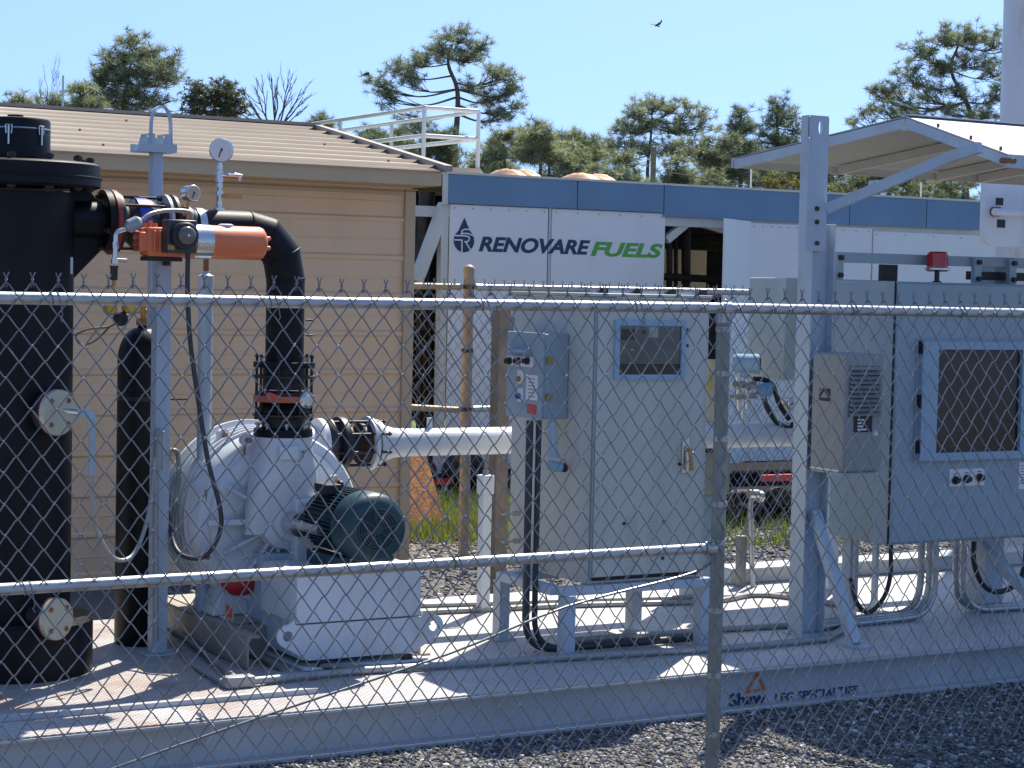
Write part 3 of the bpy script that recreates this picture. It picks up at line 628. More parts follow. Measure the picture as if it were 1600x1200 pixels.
# ------------------------------------------------------------------ tall black vessel on the left
def vessel():
    cx, cy = 2.16, 7.60; t = thing('black_vessel', 'tall black knock-out vessel with bolted top flange at the left end of the skid', 'vessel', (cx, cy, DK))
    zf = at(76, 290, Y=cy).z; zt = at(76, 250, Y=cy).z; zc = at(52, 187, Y=cy).z
    MB().lathe((cx, cy, DK + .001), (0, 0, 1), [(0, .212), (zf - DK - .03, .212)], 48).build('shell', blackp, t)
    MB().lathe((cx, cy, DK + .001), (0, 0, 1), [(0, .300), (.20, .300), (.215, .285), (.216, .214)], 48).build('base_skirt', blackp, t)
    MB().lathe((cx, cy, zf - .012), (0, 0, 1), [(0, .295), (.008, .312), (.034, .312), (.036, .317), (.042, .317), (.044, .308), (.088, .308), (.096, .295)], 56).build('top_flange', blackp, t, angle=50)
    bolts(t, (cx, cy, zf + .042), (0, 0, 1), .268, 12, .017, .135, darkst, start=.15)
    n_ = MB(); n_.lathe((cx - .01, cy, zt + .001), (0, 0, 1), [(0, .128), (zc - zt - .012, .128), (zc - zt - .004, .123), (zc - zt, .10), (zc - zt + .004, .0)], 40); cap = n_.build('top_cap', blackp, t)
    MB().lathe((cx - .01, cy, zc - .045), (0, 0, 1), [(0, .1285), (.003, .130), (.006, .1285)], 40).build('clamp_ring', chrome, cap)
    for ang in (-62, -118, 60):
        a = R(ang); d = Vector((math.cos(a), math.sin(a), 0)); p = Vector((cx - .01, cy, zc - .045)) + d * .133; s_ = Vector((-d.y, d.x, 0))
        q = MB(); q.tube([p + s_ * -.012 + Vector((0, 0, .012)), p + s_ * .012 + Vector((0, 0, .012)), p + s_ * .010 + Vector((0, 0, -.02)), p + s_ * -.010 + Vector((0, 0, -.02)), p + s_ * -.012 + Vector((0, 0, .012))], .003, 6); q.bar(p + Vector((0, 0, .01)), p + Vector((0, 0, -.06)), .008, .006, s_); q.build('latch', chrome, cap)
    q = MB(); q.cyl((cx - .02, cy - .02, zc + .004), (cx - .02, cy - .02, zc + .012), .03, 20); q.build('lid_knob', blackp, cap)
    # outlet nozzle, gusset
    zn = 1.932; q = MB(); q.cyl((cx + .19, cy, zn), (2.50, cy, zn), .072, 28); q.cyl((2.49, cy, zn), (2.515, cy, zn), .12, 32); q.build('outlet_nozzle', blackp, t)
    a = at(112, 440, Y=cy).z
    MB().prism([(cx + .205, cy - .012, a), (2.49, cy - .012, zn - .115), (2.49, cy - .012, zn + .05), (cx + .205, cy - .012, zn + .2)], (0, .024, 0)).build('gusset', blackp, t)
    # side flanges facing front right
    for i, (px, py, rr_, lab) in enumerate(((95, 645, .087, 'upper round side flange with pale cover'), (93, 968, .079, 'lower round side flange with pale cover'))):
        ang = R(-62); d = Vector((math.cos(ang), math.sin(ang), 0)); z = at(px, py, Y=7.25).z
        # face centre on the ray
        f = at(px, py, Y=7.30 if i == 0 else 7.22); base = Vector((f.x, f.y, f.z)) - d * .13
        fl = MB().lathe(base, d, [(0, .045), (.085, .045)], 24).build('side_nozzle', blackp, t); fl['label'] = lab
        MB().lathe(base + d * .070, d, [(0, rr_), (.028, rr_)], 36).build('flange_ring', blackp, fl)
        MB().lathe(base + d * .099, d, [(0, rr_ + .002), (.004, rr_ + .002)], 36).build('gasket', redfl, fl)
        MB().lathe(base + d * .104, d, [(0, rr_), (.018, rr_), (.022, rr_ - .004), (.022, 0)], 40).build('cover_plate', yfl, fl)
        x, y, _ = frame_of(d); b = MB().cyl(-d * .02, d * .022, .0065, 8).cyl(d * .003, d * .016, .011, 6)
        scatter(fl, 'bolt', b, [base + d * .112 + (x * math.cos(k * math.pi / 2 + .78) + y * math.sin(k * math.pi / 2 + .78)) * rr_ * .72 for k in range(4)], rustm)
    # sensor on the upper flange
    f = at(100, 642, Y=7.27); e = at(128, 645, Y=7.20)
    h = MB().cyl(f, e + Vector((0, 0, 0)), .010, 12).build('sensor_stem', chrome, t)
    b1 = at(140, 645, Y=7.2)
    q = MB(); q.tube(fillet([at(122, 646, Y=7.2), at(143, 647, Y=7.2), at(144, 690, Y=7.2)], .03), [.017] * 7 + [.012], 16); q.cyl(at(144, 688, Y=7.2), at(143, 742, Y=7.2), .012, 14); q.build('sensor_elbow', mat('pale_blue_plastic', (.33, .42, .46), .4, 0, .1, 9), t)
    lab = at(108, 425, Y=7.45); BX(0, 0, 0, 0, 0, 0)
    th_ = R(-35); d = Vector((math.cos(th_), math.sin(th_), 0)); s_ = Vector((-d.y, d.x, 0)); p = Vector((cx, cy, at(107, 420, Y=7.45).z)) + d * .2128
    MB().bar(p - Vector((0, 0, .02)), p + Vector((0, 0, .045)), .003, .022, s_).build('maker_label', paper, t)
vessel()

# hose from the sensor
def hose(name, pts, r, m_, lab, cat='hose', k=6, n=10, group=None):
    o = MB().tube(smooth_path(pts, k), r, n).build(name, m_); return tag(o, lab, cat, group)
hose('flexible_hose', [at(143, 740, Y=7.2), at(144, 775, Y=7.22), at(152, 830, Y=7.25), at(178, 872, Y=7.28), at(207, 868, Y=7.33), at(228, 820, Y=7.37), at(238, 760, Y=7.4), at(242, 715, Y=7.42)], .0085, cond, 'grey flexible hose looping down in front of the gas cylinder')

# ------------------------------------------------------------------ black pipe run and joints
def pipe_run():
    Y = 7.60; z0 = 1.935; t = thing('black_gas_pipe', 'black mitred pipe bending down from the vessel to the white blower', 'pipe', (3.1, Y, 1.3))
    r = .079
    xe = 3.279; zv = at(445, 566, Y=Y).z; r = .0795
    # horizontal from 2.80 to bend, mitred elbow of four cuts
    bx = at(386, 360, Y=Y).x; z = 1.912; br = xe - bx; zc = at(445, 437, Y=Y).z
    pts = [(2.78, Y, z), (bx, Y, z)]
    cz = zc; segs = [(bx, z)]
    P0 = Vector((bx, 0, z)); P2 = Vector((xe, 0, zc))
    H = z - zc
    for a in (28, 60):
        pts.append((bx + br * math.sin(R(a)) * 1.02, Y, zc + H * math.cos(R(a)) * 1.02))
    pts += [(xe, Y, zc), (xe, Y, zv)]
    V_ = [Vector(p) for p in pts]
    for i in range(len(V_) - 1):
        a, b = V_[i], V_[i + 1]
        q = MB()
        # each mitred segment with its ends cut in the bisecting planes
        d = (b - a).normalized(); d0 = (a - V_[i - 1]).normalized() if i else d; d1 = (V_[i + 2] - b).normalized() if i < len(V_) - 2 else d
        na = (d + d0).normalized(); nb = (d + d1).normalized(); yv = Vector((0, 1, 0)); xv = d.cross(yv).normalized(); n = 32; vs = []
        for (c_, nn, cnt) in ((a, na, 0), (b, nb, 1)):
            for j in range(n):
                o_ = xv * math.cos(2 * math.pi * j / n) * r + yv * math.sin(2 * math.pi * j / n) * r; p = c_ + o_; k = (c_ - p).dot(nn) / d.dot(nn); vs.append(p + d * k)
        q.add(vs, [(j, (j + 1) % n, n + (j + 1) % n, n + j) for j in range(n)] + [tuple(range(n)), tuple(range(n, 2 * n))]); q.build('pipe_segment', blackp, t)
        if 0 < i:
            g = MB(); vs2 = []
            for s_, rad in ((-.005, r * 1.0), (-.002, r * 1.035), (.002, r * 1.035), (.005, r)):
                for j in range(n):
                    o_ = xv * math.cos(2 * math.pi * j / n) * rad + yv * math.sin(2 * math.pi * j / n) * rad; p = a + o_; k = (a - p).dot(na) / d.dot(na); vs2.append(p + d * (k + s_))
            g.add(vs2, [(u * n + j, u * n + (j + 1) % n, (u + 1) * n + (j + 1) % n, (u + 1) * n + j) for u in range(3) for j in range(n)]); g.build('weld_bead', blackp, t)
    q = MB(); q.lathe((2.80, Y, z), (1, 0, 0), [(0, .082), (.02, .088), (.05, .088), (.06, .082)], 32); q.build('rubber_sleeve', rubber, t)
    q = MB(); q.lathe((2.875, Y, z), (1, 0, 0), [(0, .084), (.03, .084)], 32); q.build('band_clamp', chrome, t)
    for px, py in ((481, 500), (482, 524)):
        p = at(478, py, Y=Y); MB().cyl(p, p + Vector((.03, 0, 0)), .004, 8).build('weld_pin', darkst, t)
pipe_run()

def expansion_joint():
    Y = 7.60; z = 1.925; t = thing('expansion_joint', 'rubber expansion joint between a red flange and tie rods beside the vessel', 'joint', (2.65, Y, z))
    MB().lathe((2.517, Y, z), (1, 0, 0), [(0, .118), (.004, .128), (.022, .128), (.026, .115)], 48).build('red_flange', redfl, t)
    MB().lathe((2.544, Y, z), (1, 0, 0), [(0, .118), (.012, .118)], 40).build('backing_ring', rubber, t)
    MB().lathe((2.557, Y, z), (1, 0, 0), [(0, .085), (.03, .072), (.06, .095), (.10, .10), (.13, .095), (.16, .075), (.185, .085)], 40).build('bellows', rubber, t)
    MB().lathe((2.62, Y, z), (1, 0, 0), [(0, .101), (.045, .101)], 40).build('blue_band', bluep, t)
    for x in (2.742, 2.772): MB().lathe((x, Y, z), (1, 0, 0), [(0, .118), (.012, .118)], 44).build('clamp_ring', post_p if x < 2.75 else rubber, t)
    for k in range(6):
        a = 2 * math.pi * k / 6 + .35; c = Vector((0, math.cos(a) * .104, math.sin(a) * .104))
        q = MB(); q.cyl(Vector((2.47, Y, z)) + c, Vector((2.82, Y, z)) + c, .0055, 8)
        for x0, x1 in ((2.478, 2.492), (2.499, 2.514), (2.727, 2.741), (2.785, 2.80)): q.cyl(Vector((x0, Y, z)) + c, Vector((x1, Y, z)) + c, .012, 6)
        q.build('tie_rod', darkst, t)
expansion_joint()

def coupling_down():
    x, Y = 3.279, 7.60; Z = lambda py: at(445, py, Y=Y).z
    t = thing('pipe_coupling', 'upright black bolted coupling with a rust red plate on top of the blower', 'coupling', (x, Y, Z(680)))
    L = lambda za, zb, ra, rb=None, nm='ring', mm=blackp: MB().lathe((x, Y, zb), (0, 0, 1), [(0, ra), (za - zb, rb or ra)], 44).build(nm, mm, t, bevel=.002)
    L(Z(565), Z(574), .128, None, 'upper_ring'); L(Z(574), Z(608), .088, None, 'sleeve', rubber); L(Z(586), Z(590), .132, None, 'retainer_ring', darkst)
    L(Z(612), Z(616), .12, .12, 'seal_ring', rubber); L(Z(617), Z(627), .126, None, 'rust_plate', mat('rust_red_plate', (.50, .13, .06), .55, 0, .2, 9, .1, 50, (.1, .04, .03), 9, .6))
    L(Z(628), Z(644), .118, .09, 'flange_cone', blackp); L(Z(646), Z(650), .128, None, 'lower_ring', darkst); L(Z(651), Z(668), .09, None, 'neck', rubber); L(Z(669), Z(681), .122, None, 'base_flange')
    bolts(t, (x, Y, (Z(560) + Z(650)) / 2), (0, 0, 1), .115, 8, .011, Z(552) - Z(655), darkst, 'long_bolt', .2)
    bolts(t, (x, Y, Z(669)), (0, 0, 1), .108, 8, .010, .05, galv, 'bolt', .5)
    p = at(478, 625, Y=Y - .12); q = MB(); q.lathe(p, (0, -1, 0), [(0, .034), (.012, .034), (.016, .024), (.02, .02)], 20); q.build('ground_clamp', chrome, t)
    MB().bar(at(418, 616, Y=Y - .128), at(434, 622, Y=Y - .128), .004, .02, (0, 0, 1)).build('red_tag', redlab, t)
coupling_down()

# ------------------------------------------------------------------ orange valve actuator
def actuator():
    Y = 7.38; t = thing('valve_actuator', 'orange cylindrical valve actuator with black round position box beside the black pipe', 'actuator', (2.95, Y, 1.9))
    x0 = at(300, 378, Y=Y).x; x1 = at(411, 381, Y=Y).x; z = at(355, 379, Y=Y).z; r = .066
    MB().lathe((x0 - .03, Y, z), (1, 0, 0), [(0, r), (x1 - x0 + .01, r), (x1 - x0 + .022, r - .005), (x1 - x0 + .03, r - .016)], 48).build('cylinder', orange, t, angle=60)
    MB().lathe((x0, Y, z), (1, 0, 0), [(0, r + .0015), (.07, r + .0015)], 48).build('sleeve_label', chrome, t)
    for dz in (.02, -.018): MB().lathe((x1 - .001, Y - .02, z + dz), (1, 0, 0), [(0, .009), (.02, .009), (.024, .006)], 12).build('end_screw', orange, t)
    MB().lathe((at(353, 352, Y=Y).x, Y, z + r - .004), (0, 0, 1), [(0, .03), (.008, .03), (.011, .02)], 16).build('vent_cap', paper, t)
    q = MB(); xa = at(212, 370, Y=Y).x; xb = at(256, 370, Y=Y).x
    q.box(xa + .03, x0 - .03, Y - .055, Y + .05, z - .062, z + .05); q.build('housing', orange, t, bevel=.012)
    q = MB(); q.box(xa, xa + .045, Y - .045, Y + .04, z - .045, z + .03); q.build('end_housing', orange, t, bevel=.008)
    for k in range(4): MB().box(xa + .05 + k * .022, xa + .06 + k * .022, Y - .066, Y - .05, z - .05, z + .036).build('rib', orange, t, bevel=.003)
    for k in range(3): MB().cyl((xa + .035 + .02 * k, Y - .01, z + .05), (xa + .035 + .02 * k, Y - .01, z + .066 + .01 * (k == 1)), .009, 8).build('stud', orange, t)
    for k in range(3): MB().cyl((xa - .02, Y - .03, z - .035 + .03 * k), (xa + .002, Y - .03, z - .035 + .03 * k), .009, 8).build('side_bolt', redfl, t)
    BX(xa + .03, x0 - .05, Y - .03, Y + .03, z - .080, z - .063).build('mounting_plate', darkst, t)
    # black position box with dial
    a = at(254, 343, Y=Y - .07); b = at(292, 396, Y=Y - .07)
    bx = BX(a.x, b.x + .02, Y - .125, Y - .058, b.z, a.z).build('position_box', mat('box_plastic', (.035, .042, .05), .35, 0, .15, 8), t, bevel=.006)
    c = at(287, 368, Y=Y - .13)
    MB().lathe((c.x, Y - .125, c.z), (0, -1, 0), [(0, .052), (.03, .052), (.036, .046)], 36).build('dial_housing', rubber, bx)
    MB().lathe((c.x, Y - .160, c.z), (0, -1, 0), [(0, .035), (.014, .034), (.022, .026), (.024, .0)], 32).build('dial_cover', mat('dial_cover_grey', (.15, .14, .12), .22, .2, .1, 9), bx, angle=60)
    MB().lathe((c.x, Y - .184, c.z), (0, -1, 0), [(0, .006), (.004, .005)], 12).build('dial_screw', chrome, bx)
    BX(a.x + .002, a.x + .03, Y - .128, Y - .1255, b.z + .012, b.z + .03).build('brass_plate', brass, bx)
    # air supply: regulator, elbow and filter to the left
    g = mat('grey_fitting', (.30, .32, .33), .4, .3, .1, 9)
    q = MB(); p = at(208, 352, Y=Y - .1); q.lathe(p + Vector((-.03, 0, -.012)), (.9, 0, .45), [(0, .012), (.015, .026), (.055, .026), (.07, .012)], 20); q.build('conduit_body', g, t)
    q = MB(); q.tube(fillet([at(196, 358, Y=Y - .1), at(181, 362, Y=Y - .1), at(180, 392, Y=Y - .1), at(179, 412, Y=Y - .1)], .02), .0095, 10); q.cyl(at(180, 378, Y=Y - .1), at(180, 388, Y=Y - .1), .013, 6); q.cyl(at(179, 404, Y=Y - .1), at(179, 412, Y=Y - .1), .013, 6); q.cyl(at(182, 406, Y=Y - .1), at(198, 407, Y=Y - .1), .007, 8); q.build('fitting', chrome, t)
    MB().lathe(at(178, 438, Y=Y - .1), (0, 0, 1), [(0, .011), (.004, .014), (.045, .014), (.05, .017), (.055, .017)], 16).build('filter', rubber, t)
    MB().cyl(at(178, 448, Y=Y - .1), at(178, 438, Y=Y - .1), .008, 8).build('drain', brass, t)
    MB().tube(smooth_path([at(222, 344, Y=Y - .1), at(236, 334, Y=Y - .09), at(262, 329, Y=Y - .06), at(294, 331, Y=Y - .04), at(300, 342, Y=Y - .04)], 6), .0085, 10).build('air_hose', cond, t)
actuator()
hose('black_cable', [at(294, 392, Y=7.28), at(293, 450, Y=7.28), at(297, 530, Y=7.29), at(309, 620, Y=7.30), at(325, 720, Y=7.32), at(343, 790, Y=7.36), at(344, 830, Y=7.4), at(322, 868, Y=7.44), at(290, 870, Y=7.5), at(272, 850, Y=7.6), at(262, 800, Y=7.7)], .0095, pvcd, 'thick black cable hanging from the orange actuator and looping up again', 'cable')

# ------------------------------------------------------------------ gauges
def gauge(px, py, R_, Y, stem_py, lab, face, turn=-22, needle=250):
    c = at(px, py, Y=Y); t = thing('pressure_gauge', lab, 'gauge', (c.x, Y, at(px, stem_py, Y=Y).z), 'pressure gauges')
    a = R(-90 + turn); d = Vector((math.cos(a), math.sin(a), 0)); x = Vector((-d.y, d.x, 0)); x = Vector((0, 0, 1)).cross(d).normalized(); u = Vector((0, 0, 1))
    b = MB().lathe(c - d * .02, d, [(-.012, R_ * .9), (-.008, R_), (.030, R_), (.034, R_ * 1.07), (.040, R_ * 1.07), (.044, R_ * .98), (.044, R_ * .90)], 40).build('case', chrome, t)
    f = MB().lathe(c + d * .0242, d, [(0, R_ * .89), (.0008, R_ * .89)], 36).build('dial', face, t)
    q = MB()
    for k in range(25):
        an = R(225 - k * 270 / 24); e = x * math.cos(an) + u * math.sin(an); l_ = .16 if k % 4 == 0 else .08
        q.bar(c + d * .0245 + e * R_ * (.82 - l_), c + d * .0245 + e * R_ * .82, .0022 if k % 4 else .0036, .0006, d)
    q.build('scale_marks', blackm, f)
    e = x * math.cos(R(needle)) + u * math.sin(R(needle)); MB().bar(c + d * .0265 - e * R_ * .2, c + d * .0265 + e * R_ * .68, .0042, .0006, d).build('needle', blackm, f)
    MB().lathe(c + d * .0262, d, [(0, R_ * .1), (.002, R_ * .1)], 14).build('hub', blackm, f)
    return t, c
t_, c_ = gauge(346, 235, .046, 7.6, 327, 'larger silver pressure gauge on a tall valve stem above the black pipe', dialw)
q = MB(); b_ = at(342, 328, Y=7.6)
q.cyl((b_.x, 7.6, 1.985), (b_.x, 7.6, c_.z - .045), .010, 10)
for py, r_, h in ((262, .014, 10), (276, .017, 22), (290, .015, 8), (302, .019, 9), (318, .014, 8), (327, .024, 6)): zz = at(343, py, Y=7.6).z; q.cyl((b_.x, 7.6, zz - h * .001), (b_.x, 7.6, zz + h * .001), r_, 8)
q.build('valve_stem', chrome, t_)
MB().cyl(at(345, 273, Y=7.59), at(372, 275, Y=7.57), .007, 8).cyl(at(351, 273, Y=7.59), at(358, 273, Y=7.58), .011, 6).cyl(at(366, 273, Y=7.59), at(378, 276, Y=7.58), .009, 8).cyl(at(374, 274, Y=7.58), at(374, 283, Y=7.58), .006, 8).build('side_valve', chrome, t_)
MB().bar(at(346, 306, Y=7.56), at(378, 308, Y=7.54), .006, .017, (0, 0, 1)).build('lever', brass, t_)
t_, c_ = gauge(298, 302, .031, 7.47, 333, 'smaller tan faced gauge just above the orange actuator', mat('aged_dial', (.45, .38, .27), .4), 10)
z_ = at(291, 335, Y=7.47).z; MB().tube([c_ + Vector((-.005, .0, -.02)), (c_.x - .012, 7.47, c_.z - .045), (c_.x - .012, 7.47, z_ - .02)], .006, 8).cyl((c_.x - .012, 7.47, z_ - .0), (c_.x - .012, 7.47, z_ + .018), .013, 6).build('stem', brass, t_)

# ------------------------------------------------------------------ posts on the left
def left_posts():
    x, y = 2.76, 7.68; t = thing('support_post', 'tall pale blue post with bracket and hoop on top, in front of the gas cylinder', 'post', (x, y, DK))
    zt = at(247, 235, Y=y).z
    x += .012
    BX(x - .032, x + .032, y - .03, y + .03, DK + .008, 1.80).build('lower_post', post_p, t, bevel=.003)
    BX(x - .003, x + .042, y + .12, y + .17, 1.5, zt).build('upper_post', post_p, t, bevel=.003)
    BX(x - .0, x + .03, y + .031, y + .12, 1.5, 1.6).build('spacer', post_p, t)
    BX(x - .065, x + .065, y - .06, y + .06, DK + .0005, DK + .007).build('base_plate', post_p, t, bevel=.002)
    q = MB(); q.box(x - .024, x + .024, y - .07, y - .035, 1.795, 1.80); q.cyl((x + .0, y - .05, 1.76), (x + .0, y - .05, 1.84), .016, 12); q.build('saddle_screw', darkst, t)
    X = x + .020; Y = y + .145
    q = MB(); q.prism([(X - .085, Y - .055, zt), (X + .07, Y - .055, zt), (X + .07, Y - .055, zt + .035), (X - .085, Y - .055, zt + .035)], (0, .003, 0)); q.box(X - .085, X + .07, Y - .0515, Y + .07, zt, zt + .003); q.prism([(X - .085, Y + .07, zt), (X + .07, Y + .07, zt), (X + .07, Y + .07, zt + .035), (X - .085, Y + .07, zt + .035)], (0, .003, 0))
    q.build('bracket', post_p, t)
    for dx in (-.035, .035):
        q = MB(); q.prism([(X + dx - .032, Y - .045, zt + .0035), (X + dx + .032, Y - .045, zt + .0035), (X + dx + .012, Y - .045, zt + .075), (X + dx - .012, Y - .045, zt + .075)], (0, .003, 0)); q.prism([(X + dx - .032, Y + .05, zt + .0035), (X + dx + .032, Y + .05, zt + .0035), (X + dx + .012, Y + .05, zt + .075), (X + dx - .012, Y + .05, zt + .075)], (0, .003, 0)); q.prism([(X + dx - .012, Y - .042, zt + .072), (X + dx + .012, Y - .042, zt + .072), (X + dx + .012, Y + .05, zt + .072), (X + dx - .012, Y + .05, zt + .072)], (0, 0, .003)); q.build('cradle', post_p, t)
    pts = []; h0 = zt + .035; ht = at(258, 167, Y=Y).z
    for i in range(21):
        a = math.pi * i / 20; pts.append((X + .008 - math.cos(a) * .042, Y - .03, h0 + .06 + (ht - h0 - .06) * math.sin(a) ** .8))
    pts = [(X - .036, Y - .03, h0 - .01)] + pts + [(X + .052, Y - .03, h0 - .01)]
    q = MB()
    for a, b in zip(pts, pts[1:]): q.bar(a, b, .035, .004, (1, .0, .001) if abs(a[0] - b[0]) < 1e-3 else Vector(b).cross(Vector((0, 1, 0))) if False else (-(b[2] - a[2]), 0, b[0] - a[0]))
    q.build('hoop', post_p, t)
    x, y = 3.03, 7.86; t = thing('pipe_stand', 'slimmer pale round pipe stand under the orange actuator', 'post', (x, y, DK))
    zt = at(308, 425, Y=y).z
    MB().lathe((x, y, DK + .007), (0, 0, 1), [(0, .026), (1.0, .030), (zt - DK - .06, .030)], 24).build('tube', post_p, t)
    MB().lathe((x, y, zt - .055), (0, 0, 1), [(0, .033), (.04, .033), (.05, .014), (.06, .014)], 24).build('cap', post_p, t)
    MB().cyl((x, y, zt), (x, y, 1.86), .012, 10).build('threaded_rod', rustm, t)
    BX(x - .08, x + .08, y - .06, y + .06, DK + .0005, DK + .007).build('base_plate', post_p, t)
    x, y = 4.30, 8.28; t = thing('capped_pipe_stub', 'white square capped pipe stub standing behind the skid by the wooden post', 'post', (x, y, DK))
    p = at(755, 930, Y=8.1); x, y = p.x, 8.1; t.location = (x, y, DK); za = at(755, 772, Y=y).z; zb = at(757, 742, Y=y).z
    BX(x - .024, x + .024, y - .024, y + .024, DK + .001, za).build('tube', white, t, bevel=.004)
    BX(x - .032, x + .032, y - .032, y + .032, za, zb).build('cap', white, t, bevel=.006)
    q = MB(); q.tube(fillet([(x, y, zb), (x, y, zb + .10), (x + .10, y, zb + .105)], .02), .009, 8); q.cyl((x, y, zb), (x, y, zb + .02), .015, 6); q.build('small_pipe', oldgalv, t)
left_posts()

def cylinder():
    x, y = 2.79, 7.95; z0 = DK + .002; t = thing('gas_cylinder', 'tall black compressed gas cylinder strapped beside the pale post', 'gas cylinder', (x, y, DK))
    zs = at(215, 560, Y=y).z - z0; zt = at(218, 512, Y=y).z - z0
    prof = [(0, .095), (.012, .104), (zs, .104)] + [(zs + (zt - zs) * math.sin(R(a)), .104 - .080 * (1 - math.cos(R(a))) ** .9) for a in range(12, 91, 13)] + [(zt + .01, .022)]
    MB().lathe((x, y, z0), (0, 0, 1), prof, 40).build('body', blackp, t, angle=50)
    MB().lathe((x, y, z0 + zt + .01), (0, 0, 1), [(0, .03), (.03, .028)], 16).build('neck_ring', rustm, t)
    z = z0 + zt + .04
    q = MB(); q.cyl((x, y, z), (x, y, z + .075), .012, 10); q.cyl((x - .045, y, z + .03), (x + .04, y, z + .03), .010, 8); q.lathe((x, y, z + .078), (0, 0, 1), [(0, .03), (.012, .03)], 12); q.build('valve', brass, t)
    zc = at(210, 622, Y=y).z; MB().lathe((x, y, zc - .008), (0, 0, 1), [(0, .106), (.016, .106)], 36).bar((x + .02, y - .11, zc), (x + .16, y - .11, zc), .006, .016, (0, 1, 0)).build('strap', rubber, t)
    c = at(187, 498, Y=y - .03); r_ = thing('gas_regulator', 'brass regulator with two yellow gauges and a looped hose on the gas cylinder', 'regulator', c)
    MB().lathe(c, (0, -1, 0), [(-.02, .025), (0, .03), (.02, .03), (.04, .02)], 24).build('diaphragm', rubber, r_)
    for px, py in ((170, 482), (199, 480)):
        g = at(px, py, Y=y - .04); b = MB().lathe(g, (.2, -1, 0), [(0, .028), (.02, .028), (.022, .024)], 24).build('gauge', brass, r_); MB().lathe(g + Vector((.0046, -.0225, 0)), (.2, -1, 0), [(0, .023), (.001, .023)], 24).build('dial', yellow, b)
    MB().cyl(c + Vector((.02, 0, .01)), (x - .02, y, z + .03), .008, 8).build('inlet', chrome, r_)
    MB().tube(smooth_path([c + Vector((-.01, -.02, -.005)), at(172, 510, Y=y - .05), at(140, 514, Y=y - .06), at(119, 524, Y=y - .06), at(128, 539, Y=y - .06), at(150, 531, Y=y - .06), at(170, 512, Y=y - .05)], 6), .0042, 8).build('hose', mat('hose_brown', (.16, .11, .06), .5), r_)
cylinder()

def left_conduits():
    # junction with pipes between the post and the blower
    t = thing('conduit_riser', 'grey conduit riser with fittings rising behind the pale post', 'conduit', (2.9, 7.75, DK))
    q = MB(); q.tube(fillet([at(243, 1000, Y=7.6), at(243, 760, Y=7.6), at(245, 670, Y=7.6)], .05), .012, 12); q.build('pipe', cond, t)
    q = MB(); q.cyl(at(247, 735, Y=7.58), at(248, 682, Y=7.58), .022, 14); q.lathe(at(248, 682, Y=7.58), (0, 0, 1), [(0, .022), (.02, .024), (.035, .012)], 14); q.build('conduit_body', mat('grey_fitting', (.3, .3, .3)), t)
    q = MB(); q.tube(fillet([at(262, 720, Y=7.8), at(265, 702, Y=7.8), at(278, 705, Y=7.8), at(280, 740, Y=7.8), at(266, 850, Y=7.8)], .025), .010, 10); q.build('bent_conduit', oldgalv, t)
left_conduits()

